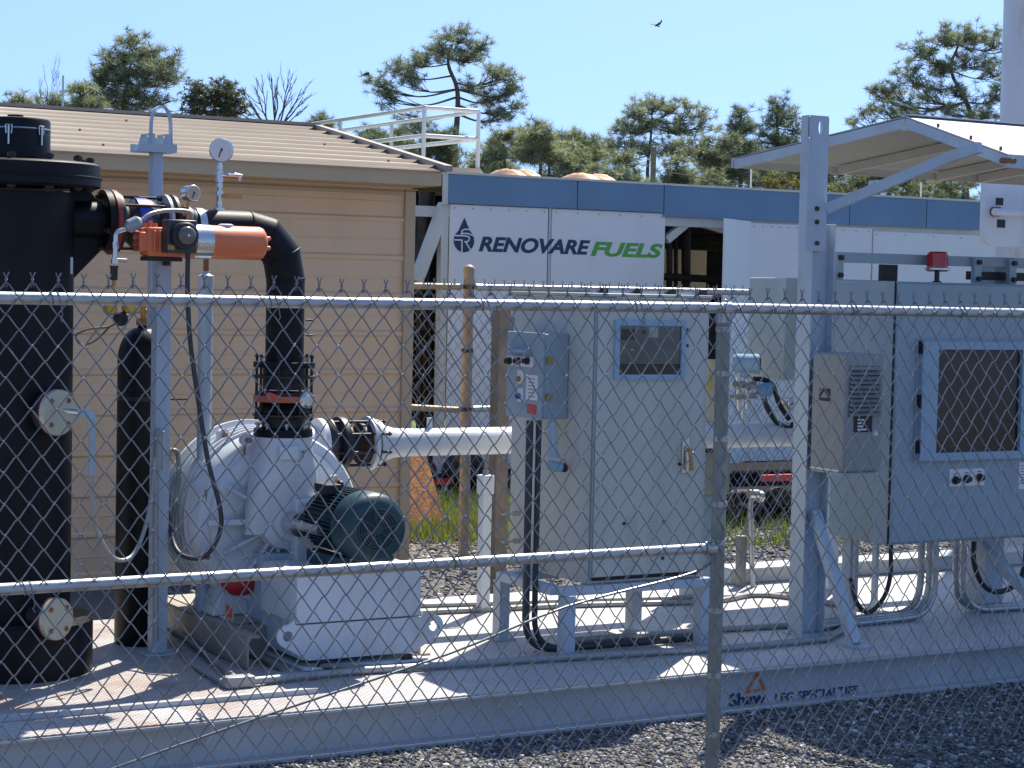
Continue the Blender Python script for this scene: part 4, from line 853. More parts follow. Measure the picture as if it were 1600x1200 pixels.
# ------------------------------------------------------------------ blower
def blower():
    c0 = at(440, 812, Y=7.64); cx, cy, cz = c0.x, 7.64, c0.z; t = thing('centrifugal_blower', 'large round white painted blower housing with ribs, rust streaks and top outlet', 'blower', (cx, 7.9, DK))
    Rr = .365
    y1 = 8.0
    MB().lathe((cx, y1, cz), (0, -1, 0), [(0, .30), (.02, Rr - .04), (.05, Rr), (.325, Rr), (.335, Rr - .008), (.337, Rr - .045), (.355, Rr - .055), (.358, Rr - .13), (.345, Rr - .15), (.345, .0)], 72).build('housing', white, t, angle=40)
    MB().lathe((cx, y1 + .06, cz), (0, -1, 0), [(0, Rr + .02), (.025, Rr + .03), (.045, Rr + .03), (.06, Rr)], 72).build('rear_flange', white, t)
    # stacked rings at the upper left
    for k in range(4): MB().lathe((cx, y1 - .03 - k * .055, cz), (0, -1, 0), [(0, Rr), (.006, Rr + .012), (.018, Rr + .012), (.024, Rr)], 72).build('casing_ring', white, t)
    # radial ribs on the front face
    q0 = cy - .028
    for a in [205, 232, 258, 300, 326, 150]:
        d = Vector((math.cos(R(a)), 0, math.sin(R(a)))); p = Vector((cx, q0, cz)); MB().bar(p + d * .10, p + d * (Rr - .07), .026, .012, d.cross(Vector((0, 1, 0)))).build('rib', white, t, bevel=.003)
    BX(cx - Rr + .03, cx - .14, cy - .030, cy - .002, cz - .012, cz + .012).build('split_flange', white, t, bevel=.003)
    BX(cx + .14, cx + Rr - .03, cy - .030, cy - .002, cz - .012, cz + .012).build('split_flange', white, t, bevel=.003)
    MB().lathe((cx, cy - .02, cz), (0, -1, 0), [(0, .125), (.05, .115), (.065, .08), (.09, .075)], 40).build('bearing_hub', white, t)
    MB().lathe((cx, cy - .12, cz), (0, -1, 0), [(0, .05), (.08, .05)], 24).cyl((cx, cy - .18, cz), (cx, cy - .4, cz), .022, 16).build('shaft', chrome, t)
    # outlet tower in front of the housing top
    xo, yo = 3.279, 7.60; zt = at(447, 681, Y=yo).z - .001; zb = at(447, 765, Y=yo - .1).z
    q = MB(); n = 40; vs = []
    for z, hw, hd, rnd in ((cz - .05, .165, .03, .5), (cz + .08, .155, .07, .5), (zb + .06, .136, .11, .6), (zt - .03, .118, .118, 1.0), (zt, .124, .124, 1.0)):
        for j in range(n):
            a = 2 * math.pi * j / n; c_, s_ = math.cos(a), math.sin(a); pw = 1 if rnd == 1 else .6
            vs.append((xo + math.copysign(abs(c_) ** pw, c_) * hw, yo + .0 + math.copysign(abs(s_) ** pw, s_) * hd, z))
    q.add(vs, [(i * n + j, i * n + (j + 1) % n, (i + 1) * n + (j + 1) % n, (i + 1) * n + j) for i in range(4) for j in range(n)] + [tuple(range(n)), tuple(range(4 * n, 5 * n))]); q.build('outlet', white, t, angle=50)
    a = at(437, 698, Y=yo - .13); b = at(466, 718, Y=yo - .13); BX(a.x, b.x, yo - .135, yo - .120, b.z, a.z).build('cast_plate', white, t, bevel=.002)
    lettering('TEF', 'lettering', (a.x + .01, yo - .135, b.z + .012), .032, b.x - a.x - .02, white, t, bold=.02) if False else None
    # rust streaks: thin run-off stains below two bolts
    for px, ya, yb_, Yq in ((382, 694, 728, cy + .018), (322, 765, 785, cy - .004), (474, 704, 716, yo - .125)):
        a = at(px, ya, Y=Yq); b = at(px, yb_, Y=Yq)
        MB().prism([(a.x - .006, Yq, a.z), (a.x + .007, Yq, a.z), (a.x + .004, Yq, (a.z + b.z) / 2), (a.x + .001, Yq, b.z), (a.x - .003, Yq, (a.z + b.z) / 2)], (0, .0015, 0)).build('rust_stain', rustm, t)
    # lifting lugs and flange bolts
    for px, py, Y in ((352, 680, 7.9), (388, 688, 7.6), (318, 752, 7.8), (323, 870, 7.6), (285, 745, 8.0), (284, 842, 8.0), (528, 752, 7.62)):
        p = at(px, py, Y=Y - .03); lug = MB().lathe(p + Vector((0, .04, 0)), (0, -1, 0), [(0, .026), (.03, .026)], 16).build('lug', white, t); MB().cyl(p + Vector((0, .012, 0)), p - Vector((0, .018, 0)), .011, 6).build('bolt', rustm, lug)
    # left end cover, slightly proud
    a = at(300, 800, Y=8.0)
    BX(a.x - .08, a.x - .04, 7.82, 8.12, cz - .15, cz + .13).build('side_cover', bframe, t, bevel=.01)
    # feet and lower casing
    q = MB(); q.prism([(cx - .28, 7.70, DK + .135), (cx + .28, 7.70, DK + .135), (cx + .20, 7.70, cz - .2), (cx - .20, 7.70, cz - .2)], (0, .25, 0)); q.build('foot', white, t, bevel=.01)
    p = at(384, 918, Y=7.60); MB().ball((p.x, 7.66, p.z + .01), .085, 24, (1, .6, .62)).build('red_drain_cover', redp, t)
    # pedestal and bearing bracket
    z1 = at(480, 780, Y=7.49).z; a = at(462, 820, Y=7.49).x; b = at(520, 820, Y=7.49).x
    BX(a, b + .02, 7.49, 7.55, .30, z1).build('bearing_pedestal', white, t, bevel=.012)
    a = at(408, 905, Y=7.55); b = at(462, 905, Y=7.55); BX(a.x, b.x, 7.55, 7.70, DK + .13, .58).build('pedestal_block', post_p, t, bevel=.004)
    # base frame: rails run front to back
    for x in (2.98, 3.74):
        q = MB(); q.box(x - .004, x + .004, 7.22, 8.40, DK + .008, DK + .125); q.box(x - .0, x + .05, 7.22, 8.40, DK + .125, DK + .133); q.box(x, x + .05, 7.22, 8.40, DK + .001, DK + .008); q.build('base_rail', bframe, t)
    BX(3.03, 3.73, 7.5, 7.56, DK + .001, DK + .12).build('cross_member', bframe, t); BX(3.03, 3.73, 8.34, 8.4, DK + .001, DK + .12).build('cross_member', bframe, t)
    BX(3.04, 3.70, 7.56, 8.3, DK + .126, DK + .134).build('bed_plate', bframe, t)
    c = MB(); y = at(357, 955, X=2.972).y; z = at(357, 955, X=2.972).z; c.box(2.9735, 2.9755, y - .045, y + .045, max(z - .035, DK + .015), z + .03); wl = c.build('warning_label', mat('tan_label', (.45, .36, .25), .5), t)
    for dy in (-.02, .012): MB().box(2.972, 2.9733, y + dy - .012, y + dy + .010, z - .024, z + .020).build('red_symbol', redlab, wl)
blower()

def motor():
    cx, cz = 3.428, .738; t = thing('electric_motor', 'dark green finned electric motor with a round slotted fan cowl', 'motor', (cx, 7.2, .6))
    yf = 7.0; R_ = .134
    # fan cowl
    MB().lathe((cx, 7.135, cz), (0, -1, 0), [(0, R_ + .008), (.09, R_ + .008), (.12, R_ - .004), (.132, R_ - .03), (.136, R_ - .045), (.137, .0)], 56).build('fan_cowl', green, t, angle=60)
    q = MB(); q.lathe((cx, 6.9985, cz), (0, -1, 0), [(0, .082), (.0015, .082)], 40); g = q.build('grille', blackm, t)
    for r_ in (.022, .034, .046, .058, .070, .082):
        q = MB(); n = 40; q.tube([(cx + r_ * math.cos(2 * math.pi * i / n), 6.995, cz + r_ * math.sin(2 * math.pi * i / n)) for i in range(n + 1)], .0028, 6); q.build('grille_ring', green, g)
    for k in range(4): a = math.pi * k / 4 + .2; q = MB().bar((cx - .084 * math.cos(a), 6.994, cz - .084 * math.sin(a)), (cx + .084 * math.cos(a), 6.994, cz + .084 * math.sin(a)), .007, .003, (0, 1, 0)).build('grille_spoke', green, g)
    MB().lathe((cx, 6.995, cz), (0, -1, 0), [(0, .018), (.003, .018)], 20).build('grille_centre', green, g)
    # finned frame
    MB().lathe((cx, 7.44, cz), (0, -1, 0), [(0, R_ - .03), (.02, R_ - .018), (.30, R_ - .018)], 48).build('frame', green, t)
    q = MB()
    for k in range(40):
        a = R(-50 + k * 7.1); d = Vector((math.cos(a), 0, math.sin(a))); p = Vector((cx, 7.15, cz)); q.prism([p + d * (R_ - .022), p + d * (R_ + .006), p + d * (R_ + .006) + Vector((0, .25, 0)), p + d * (R_ - .022) + Vector((0, .27, 0))], d.cross(Vector((0, 1, 0))) * .0032)
    q.build('cooling_fins', green, t)
    MB().lathe((cx, 7.475, cz), (0, -1, 0), [(0, .05), (.012, R_ - .02), (.045, R_ - .012)], 40).build('end_shield', greend, t)
    p = Vector((cx - .01, 7.33, cz + R_ + .012)); MB().lathe(p - Vector((.006, 0, 0)), (1, 0, 0), [(0, .018), (.012, .018)], 16).build('lifting_eye', greend, t)
    BX(cx - .115, cx - .04, 7.25, 7.36, cz + R_ - .02, cz + R_ + .022).build('terminal_box', greend, t, bevel=.005)
    for dx in (-.095, .095): BX(cx + dx - .03, cx + dx + .03, 7.1, 7.4, .566, .62).build('foot', green, t, bevel=.004)
    t2 = thing('motor_base', 'white painted steel motor pedestal with holed lifting ears, on the skid', 'motor base', (3.43, 7.2, DK))
    x0, x1 = 3.148, 3.697; ztop = .562; zm = .355
    BX(x0, x1, 7.134, 7.50, zm + .005, ztop).build('upper_box', post_p if False else white, t2, bevel=.004)
    zb = at(560, 1026, Y=7.13).z
    q = MB(); a0, a1 = 3.065, 3.80; h = .165; pts = []
    zc_ = zb + h * .62
    prof = [(x0 + .05, zb), (x1 - .03, zb)]
    for a in range(-60, 91, 15): prof.append((a1 - .045 + .045 * math.cos(R(a)), zc_ + .045 * math.sin(R(a)) + .0))
    prof += [(x1 + .01, zb + h), (x1 + .005, zm + .0), (x0 - .005, zm + .0), (x0 - .01, zb + h)]
    for a in range(90, 241, 15): prof.append((a0 + .045 + .045 * math.cos(R(a)), zc_ + .045 * math.sin(R(a))))
    # plate with two holes: build as ring strips round each ear hole is overkill - use dark recessed hole discs with real tubes
    q.prism([(px_, 7.130, pz_) for px_, pz_ in prof], (0, .014, 0)); fp = q.build('front_plate', white, t2, smooth=False)
    bm = bmesh.new(); bm.from_mesh(fp.data); bm.free()
    for ex in (a0 + .045, a1 - .045):
        cut = MB().cyl((ex, 7.0, zc_), (ex, 7.3, zc_), .021, 20)
        # boolean hole
        co = cut.build('hole_cutter', white, t2); md = fp.modifiers.new('hole', 'BOOLEAN'); md.object = co; md.solver = 'EXACT'; md.operation = 'DIFFERENCE'; HOLES.append((fp, co))
    BX(x0 + .03, x1 - .01, 7.1445, 7.56, zb + .001, zm).build('lower_box', white, t2)
    BX(x0 + .02, a1 - .08, 7.10, 7.58, DK + .002, DK + .013).build('bottom_plate', white, t2, bevel=.002)
    for px in (x0 + .10, x1 - .07): BX(px - .02, px + .02, 7.105, 7.13, DK + .014, DK + .034).build('anchor_bolt', darkst, t2)
HOLES = []
motor()
def apply_holes():
    dg = bpy.context.evaluated_depsgraph_get(); done = {}
    for fp, co in HOLES: done.setdefault(fp, []).append(co)
    for fp, cs in done.items():
        bpy.context.view_layer.update(); me = bpy.data.meshes.new_from_object(fp.evaluated_get(bpy.context.evaluated_depsgraph_get()))
        fp.modifiers.clear(); fp.data = me
        for c in cs: bpy.data.objects.remove(c)
apply_holes()

# ------------------------------------------------------------------ white pipe to the right with coupling
def white_pipe():
    Y = 7.90; z = 1.0; t = thing('white_gas_pipe', 'horizontal white pipe running right behind the cabinets from the blower', 'pipe', (5, Y, z))
    xa = at(583, 690, Y=Y).x
    MB().lathe((xa, Y, z), (1, 0, 0), [(0, .105), (.02, .105), (.022, .088), (.10, .066), (.2, .062), (3.6, .062)], 40).build('pipe', white, t)
    x0 = at(500, 688, Y=Y).x
    MB().lathe((x0 - .10, Y, z), (1, 0, 0), [(0, .075), (.08, .075), (.082, .115), (.105, .115)], 40).build('inlet_flange', white, t)
    q = MB(); q.lathe((x0 + .006, Y, z), (1, 0, 0), [(0, .11), (.015, .12), (.03, .12), (.035, .09), (.06, .085), (.075, .12), (.1, .12), (.105, .09), (.125, .09)], 40); q.build('rubber_coupling', rubber, t)
    MB().lathe((xa - .07, Y, z), (1, 0, 0), [(0, .09), (.07, .09)], 30).build('sleeve', darkst, t)
    MB().lathe((xa - .035, Y, z), (1, 0, 0), [(0, .12), (.018, .12)], 36).build('flange_ring', white, t)
    bolts(t, ((x0 + xa) / 2 + .02, Y, z), (1, 0, 0), .103, 8, .011, xa - x0 + .05, darkst, 'long_bolt', .3)
    for px in (690, 700): p = at(690, 668, Y=Y)
    MB().bar((4.12, Y, z + .055), (4.12, Y, z + .11), .02, .02, (0, 1, 0)).build('tapping', white, t)
    # vertical branch beyond the post
    xr = at(1105, 690, Y=Y).x
white_pipe()

# ------------------------------------------------------------------ centre cabinet
def cabinet():
    x0, x1, y0, y1, z0, z1 = 4.362, 4.950, 6.93, 7.585, .478, 1.672
    t = thing('control_cabinet', 'tall pale grey free standing control cabinet with a small window, on four legs', 'cabinet', (4.65, 7.2, DK))
    BX(x0, x1, y0, y1, z0, z1).build('body', cabp, t, bevel=.006)
    BX(x0 - .012, x1 + .012, y0 - .012, y1 + .012, z1 + .0005, z1 + .014).build('roof', cabp, t, bevel=.003)
    dx0, dx1 = x0 + .016, x1 - .03; dz0 = z0 + .03; dz1 = z1 - .012
    d = BX(dx0, dx1, y0 - .022, y0 - .002, dz0, dz1).build('door', cabp, t, bevel=.005)
    BX(dx0 + .0, dx1, y0 - .0015, y0 - .0005, z0 + .012, dz0 - .001).build('door_gap', blackm, t)
    Yd = y0 - .022
    a = at(960, 500, Y=Yd); b = at(1068, 593, Y=Yd)
    x_a, x_b, z_a, z_b = a.x, b.x, b.z, a.z; w_ = .022
    fr = MB(); fr.box(x_a, x_b, Yd - .014, Yd - .0005, z_b - w_, z_b); fr.box(x_a, x_b, Yd - .014, Yd - .0005, z_a, z_a + w_); fr.box(x_a, x_a + w_, Yd - .014, Yd - .0005, z_a + w_, z_b - w_); fr.box(x_b - w_, x_b, Yd - .014, Yd - .0005, z_a + w_, z_b - w_)
    f = fr.build('window_frame', winframe, d)
    BX(x_a + w_ - .001, x_b - w_ + .001, Yd - .006, Yd - .004, z_a + w_ - .001, z_b - w_ + .001).build('pane', glass, f)
    ins = mat('inner_panel', (.23, .24, .225), .5, 0, .1, 4)
    zs = z_a + w_ + .045
    pn = BX(x_a + w_, x_b - w_, Yd - .0025, Yd - .0005, zs, z_b - w_).build('instrument_panel', ins, f)
    BX(x_a + w_, x_b - w_, Yd - .0025, Yd - .0005, z_a + w_, zs - .001).build('dark_gap', blackm, f)
    xx = x_a + w_
    BX(xx + .004, xx + .08, Yd - .0034, Yd - .0027, zs + .10, zs + .145).build('display', blackm, pn)
    BX(xx + .115, xx + .13, Yd - .0034, Yd - .0027, zs + .125, zs + .14).build('button', blackm, pn)
    BX(xx + .15, xx + .195, Yd - .0034, Yd - .0027, zs + .11, zs + .155).build('notice', paper, pn)
    BX(xx + .06, xx + .075, Yd - .0034, Yd - .0027, zs + .055, zs + .062).build('indicator', paper, pn)
    # hinge line, louvres, handle
    for gx in (at(978, 850, Y=Yd).x, at(1012, 850, Y=Yd).x):
        lo = at(990, 895, Y=Yd).z; hi = at(990, 806, Y=Yd).z
        scatter(d, 'louvre', MB().prism([(0, 0, 0), (0, -.005, -.006), (0, 0, -.006)], (.055, 0, 0)), [(gx, Yd - .0002, lo + (hi - lo) * k / 13) for k in range(14)], cabp)
    p = at(1069, 712, Y=Yd)
    h = BX(p.x - .016, p.x + .020, Yd - .012, Yd - .0005, p.z - .075, p.z + .078).build('handle_plate', chrome, d, bevel=.004)
    MB().lathe((p.x, Yd - .012, p.z + .03), (0, -1, 0), [(0, .013), (.018, .012)], 16).build('lock', chrome, h)
    MB().bar((p.x + .004, Yd - .035, p.z + .035), (p.x + .014, Yd - .04, p.z - .06), .016, .012, (0, 1, 0)).build('lever', brass, h, bevel=.003)
    for px, py in ((1073, 515), (1073, 540), (975, 818), (1037, 815), (1035, 872), (1061, 725)):
        p = at(px, py, Y=Yd); MB().cyl((p.x, Yd, p.z), (p.x, Yd - .006, p.z), .007, 10).build('screw', darkst, d)
    MB().cyl((dx0 - .005, y0 - .012, dz0), (dx0 - .005, y0 - .012, dz1), .004, 8).build('hinge', cabd, t)
    for z in (z1 - .04, z1 - .02): pass
    for px in (815, 870, 905, 955, 1000, 1050, 1078): pass
    # lifting straps on top
    for x in (x0 + .05, x0 + .22, x0 + .39, x0 + .55): BX(x, x + .03, y0 + .01, y0 + .03, z1 + .0145, z1 + .036).build('top_lug', darkst, t)
    BX(x0 + .02, x1 - .02, y0 + .032, y0 + .05, z1 + .0145, z1 + .026).build('top_angle', galv, t)
    # stand
    for x, y in ((x0 - .09 + .0, y0 - .0), (x1 - .01, y0), (x0 - .1, 7.44), (x1 - .09, 7.36)): pass
    for px, py, Y in ((885, 1018, 6.935), (1097, 1001, 6.945), (783, 990, 7.42), (990, 978, 7.36)):
        p = at(px, py, Y=Y); q = MB(); q.box(p.x - .027, p.x - .0275 + .005, Y - .03, Y + .03, DK + .009, z0 - .042); q.box(p.x - .022, p.x + .022, Y - .03, Y - .025, DK + .009, z0 - .042); q.box(p.x - .022, p.x + .022, Y + .025, Y + .03, DK + .009, z0 - .042)
        q.build('leg', post_p, t); BX(p.x - .05, p.x + .05, Y - .045, Y + .045, DK + .001, DK + .0085).build('foot_plate', post_p, t)
    BX(4.23, 5.0, y0 - .025, y0 + .02, z0 - .04, z0 - .002).build('front_bearer', post_p, t, bevel=.003)
    BX(4.2, 4.96, 7.36, 7.41, z0 - .04, z0 - .002).build('rear_bearer', post_p, t, bevel=.003)
    BX(4.2, 4.25, y0 + .0205, 7.36, z0 - .04, z0 - .002).build('side_bearer', post_p, t, bevel=.003)
    # fittings on the left side
    for px, py in ((812, 802), (812, 845)):
        p = at(px, py, X=x0); MB().cyl(p, p - Vector((.03, 0, 0)), .012, 10).tube([p - Vector((.03, 0, 0)), p - Vector((.07, 0, .003)), p - Vector((.09, 0, -.004))], .005, 8).build('side_fitting', chrome, t)
    for px, py in ((800, 500), (799, 512)):
        p = at(px, py, X=x0); BX(p.x - .008, p.x - .0005, p.y - .02, p.y + .01, p.z - .015, p.z + .015).build('side_hinge', galv, t)
cabinet()

def control_box():
    y0, y1 = 7.108, 7.40; x0, x1 = 4.229, 4.361; z0, z1 = 1.155, 1.511
    t = thing('control_box', 'small grey push button box mounted on the left side of the tall cabinet', 'control box', (4.3, 7.25, z0))
    b = BX(x0 + .012, x1 - .001, y0, y1, z0, z1).build('body', cabd, t, bevel=.004)
    d = BX(x0, x0 + .011, y0 - .004, y1 + .004, z0 - .004, z1 + .004).build('door', cabd, t, bevel=.003)
    X = x0
    def spot(px, py): p = at(px, py, X=X); return p.y, p.z
    def lab(pxa, pya, pxb, pyb, m_, nm, th=.002):
        a, b_ = spot(pxa, pya), spot(pxb, pyb); return BX(X - th, X - .0003, min(a[0], b_[0]), max(a[0], b_[0]), min(a[1], b_[1]), max(a[1], b_[1])).build(nm, m_, d)
    lab(795, 555, 834, 574, paper, 'button_plate', .006); lab(809, 578, 818, 600, paper, 'selector_plate'); lab(809, 606, 817, 628, paper, 'switch_plate')
    n1 = lab(823, 585, 840, 626, paper, 'notice'); lab(824, 631, 838, 648, redlab, 'red_notice')
    g = MB()
    for k in range(6): y, z = spot(831, 592 + k * 5.5); g.box(X - .0028, X - .0022, y - .03, y + .028, z - .0025, z + .0025)
    g.build('print_lines', mat('grey_print', (.3, .3, .3)), n1)
    for px in (799, 813, 827): y, z = spot(px, 564); MB().lathe((X - .006, y, z), (-1, 0, 0), [(0, .016), (.012, .016), (.014, .011), (.026, .011)], 18).build('push_button', rubber, d)
    y, z = spot(812, 592); MB().lathe((X - .002, y, z), (-1, 0, 0), [(0, .013), (.012, .011)], 16).build('selector_switch', brass, d)
    y, z = spot(812, 619); MB().lathe((X - .002, y, z), (-1, 0, 0), [(0, .013), (.016, .010)], 16).build('toggle_switch', bluep, d)
    q = spot(814, 550); BX(X - .03, X - .0005, y - .09, y + .07, q[1] - .002, q[1] + .012).build('rain_lip', cabd, d)
    for py in (563, 621): p = at(849, py, Y=y0); BX(x0 + .02, x0 + .045, y0 - .012, y0 - .0005, p.z - .014, p.z + .014).build('latch', brass, t)
control_box()

def cabinet_conduits():
    Y = 7.06
    for i, (px, dx) in enumerate(((828, 0), (842, .0))):
        a = at(px, 657, Y=Y); zb = DK + .02
        base = at(px + 2, 940, Y=Y); x = a.x; r_ = .0155 if i == 0 else .0125
        pts = fillet([(x, Y, 1.154), (x, Y, zb), (4.30 if i else 4.26, Y - .04, zb), (4.9 + .2 * i, Y - .05, zb)], .10, 8)
        x_ = x + 0
        pts = fillet([(x, Y, 1.154), (x, Y, zb + .0), (x + .35, Y - .02, zb)], .14, 8) + [(5.0, Y - .03, zb)]
        o = MB().tube(pts, r_, 14).build('bent_conduit', pvcd); tag(o, 'dark bent conduit below the push button box, ' + ('left one with the hanging tag' if i == 0 else 'right one of the pair'), 'conduit', 'dark conduits below the push button box')
    p = at(851, 690, Y=7.2); t = thing('conduit_fitting', 'pale blue conduit fitting on the cabinet side below the push button box', 'conduit fitting', p)
    q = MB(); q.cyl(at(862, 658, Y=7.1), at(864, 715, Y=7.1), .022, 14); q.build('body', post_p, t); q = MB(); q.cyl(at(858, 726, Y=7.08), at(876, 730, Y=7.08), .022, 14); q.build('elbow', winframe, t); q = MB().cyl(at(876, 730, Y=7.08), at(884, 731, Y=7.08), .019, 12).build('plug', darkst, t)
    tag(MB().tube(smooth_path([at(851, 918, Y=7.05), at(854, 935, Y=7.04), at(862, 955, Y=7.02), at(872, 978, Y=7.0)], 4), .003, 6).build('orange_wire', orange), 'thin orange wire hanging below the tall cabinet', 'wire')
cabinet_conduits()

# ------------------------------------------------------------------ right hand frame, canopy, cabinets
def frame_right():
    t = thing('steel_column', 'tall pale steel column frame with diagonal braces carrying the canopy at the right', 'column', (5.56, 6.995, DK))
    x, y = 5.575, 7.0; zt = at(1280, 183, Y=y).z; zl = at(1280, 350, Y=y).z
    def channel(x0, x1, y0, y1, z0, z1, nm, th=.006):
        q = MB(); q.box(x0, x0 + th, y0, y1, z0, z1); q.box(x1 - th, x1, y0, y1, z0, z1); q.box(x0 + th, x1 - th, y0 + .0, y0 + th, z0, z1); return q.build(nm, post_p, t)
    # wide flange column (flanges face left and right)
    q = MB(); z0_ = DK + .009
    q.box(x - .065, x - .058, y - .05, y + .05, z0_, zl); q.box(x + .058, x + .065, y - .05, y + .05, z0_, zl); q.box(x - .058, x + .058, y - .004, y + .004, z0_, zl); q.build('column', post_p, t, bevel=.002)
    BX(x - .08, x + .08, y - .07, y + .07, DK + .001, DK + .0085).build('base_plate', post_p, t)
    # upper channel with hook hole
    zs = at(1270, 392, Y=y - .06).z; ux0, ux1 = at(1262, 300, Y=y - .06).x, at(1293, 300, Y=y - .06).x
    yh = y - .058; w = ux1 - ux0; hc = Vector((ux0 + w * .58, yh, zt - .052)); 
    q = MB(); q.box(ux0, ux0 + .006, yh + .007, yh + .055, zs, zt); q.box(ux1 - .006, ux1, yh + .007, yh + .055, zs, zt); q.build('upper_channel_sides', post_p, t)
    # face plate with oval hole built as ring of quads
    n = 24; rx, rz = .012, .030; vs = []; outer = []
    for k in range(n):
        a = 2 * math.pi * k / n; c_, s_ = math.cos(a), math.sin(a); vs.append((hc.x + rx * c_, hc.z + rz * s_))
        tx = ((ux1 - hc.x) if c_ > 0 else (hc.x - ux0)) / max(abs(c_), 1e-6); tz = (.050) / max(abs(s_), 1e-6); s = min(tx, tz); outer.append((hc.x + c_ * s, hc.z + s_ * s))
    q = MB()
    for yy, fl in ((yh, 0), (yh + .0065, 1)):
        q.add([(a, yy, b) for a, b in vs] + [(a, yy, b) for a, b in outer], [(k, (k + 1) % n, n + (k + 1) % n, n + k) for k in range(n)])
    o = len(q.v) - 4 * n
    q.f += [(k, (k + 1) % n, 2 * n + (k + 1) % n, 2 * n + k) for k in range(n)]
    q.box(ux0, ux1, yh, yh + .0065, zs, hc.z - .0498); q.box(ux0, ux1, yh, yh + .0065, hc.z + .0498, zt); q.build('upper_channel', post_p, t, smooth=False)
    for py in (326, 347, 380): p = at(1276, py, Y=yh); MB().cyl((p.x, yh, p.z), (p.x, yh - .008, p.z), .011, 6).build('bolt', darkst, t)
    # second column behind the big cabinet
    BX(6.83, 6.95, 7.2, 7.3, DK + .001, 1.9).build('second_column', post_p, t)
    # diagonal braces down to the skid edge
    for X_, top, foot in ((5.577, (1272, 800), None), (6.80, (1530, 850), None)):
        a = at(top[0], top[1], X=X_); f = Vector((X_, 6.66, DK + .012)); MB().bar(a, f, .045, .045, (1, 0, 0)).build('knee_brace', post_p, t)
        BX(X_ - .04, X_ + .05, 6.60, 6.72, DK + .001, DK + .012).build('brace_foot', post_p, t)
    # arm to the near eave
    a = at(1293, 326, Y=6.95); b = at(1478, 248, Y=6.50); c = at(1532, 230, Y=6.33)
    MB().bar(a, b, .032, .045, (0, 0, 1)).build('arm', post_p, t); MB().bar(b, c, .032, .045, (0, 0, 1)).build('arm_end', post_p, t)
    p = at(1366, 292, Y=6.78); q = MB(); q.bar(p - Vector((.012, .0, 0)), p + Vector((.012, -.0, 0)), .05, .055, (0, 0, 1)); q.build('arm_clamp', post_p, t)
    # cross rails with uprights above the cabinet
    Z = lambda py: at(1400, py, Y=7.02).z
    BX(5.645, 9.2, 7.10, 7.125, Z(412), Z(396)).build('cross_rail', cabd, t, bevel=.003)
    for px in (1311, 1527, 1582):
        p = at(px, 410, Y=7.08); u = BX(p.x - .022, p.x + .022, 7.072, 7.098, 1.7695, Z(397)).build('upright', cabd, t, bevel=.002)
        for zz in (Z(405), Z(432)): MB().cyl((p.x, 7.072, zz), (p.x, 7.056, zz), .013, 6).build('bolt', darkst, u)
    p = at(1585, 432, Y=7.05); BX(at(1532, 430, Y=7.05).x, 9.2, 7.13, 7.15, p.z - .02, p.z + .02).build('lower_rail', darkst, t)
    BX(at(1388, 430, Y=7.08).x, at(1413, 430, Y=7.08).x, 7.127, 7.15, 1.7695, Z(413)).build('bracket', darkst, t)
    BX(5.66, 5.695, 7.06, 7.09, .9, 1.84).build('strut', cabd, t)
frame_right()

def canopy():
    xb, xe = 6.0, 9.4; B = Vector((0, 6.93, 2.507)); D = Vector((0, 6.27, 2.305)); A_ = Vector((0, 8.22, 2.379))
    t = thing('canopy', 'pale sheet metal gable canopy with angle frame above the right hand cabinets', 'canopy', (xb, 6.93, 2.3), )
    X = lambda p, x: Vector((x, p.y, p.z))
    up = Vector((0, 0, 1))
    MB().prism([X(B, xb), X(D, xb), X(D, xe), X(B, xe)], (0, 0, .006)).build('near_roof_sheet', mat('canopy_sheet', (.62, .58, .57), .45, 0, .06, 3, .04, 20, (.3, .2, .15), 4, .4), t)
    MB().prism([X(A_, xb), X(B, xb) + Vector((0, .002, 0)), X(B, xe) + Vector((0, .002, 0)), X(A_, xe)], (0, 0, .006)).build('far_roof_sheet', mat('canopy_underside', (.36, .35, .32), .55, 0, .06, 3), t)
    dn = Vector((0, 0, -.026)); und = mat('canopy_rafter', (.50, .49, .46), .5, 0, .06, 4)
    for i, x in enumerate((xb + .012, 6.68, 7.36, 7.66, 8.3, 9.0)):
        m1 = post_p if i == 0 else und
        MB().bar(X(B, x) + dn, X(D, x) + dn, .022, .045, up).build('near_rafter', m1, t); MB().bar(X(B, x) + dn, X(A_, x) + dn, .022, .045, up).build('far_rafter', m1, t)
    MB().bar(X(D, xb - .005) + Vector((0, -.012, -.026)), X(D, xe) + Vector((0, -.012, -.026)), .022, .055, up).build('near_eave_angle', post_p, t)
    MB().bar(X(A_, xb - .005) + Vector((0, .012, -.02)), X(A_, xe) + Vector((0, .012, -.02)), .012, .05, up).build('far_eave_angle', und, t)
    MB().bar(X(B, xb) + Vector((0, 0, -.045)), X(B, xe) + Vector((0, 0, -.045)), .04, .03, up).build('ridge_bar', und, t)
    MB().bar(X(B, xb) + Vector((0, 0, .01)), X(B, xe) + Vector((0, 0, .01)), .06, .006, up).build('ridge_cap', post_p, t)
    p = X(D, xb) + Vector((.0, -.01, -.02)); MB().cyl(p + Vector((0, .05, 0)), p + Vector((0, -.03, -.005)), .012, 8).build('rusty_bolt', rustm, t)
    for f in (.3, .62, .9):
        q = B.lerp(D, f); MB().cyl((xb + .02, q.y, q.z + .006), (xb + .02, q.y, q.z + .022), .007, 6).build('screw', rustm, t)
canopy()

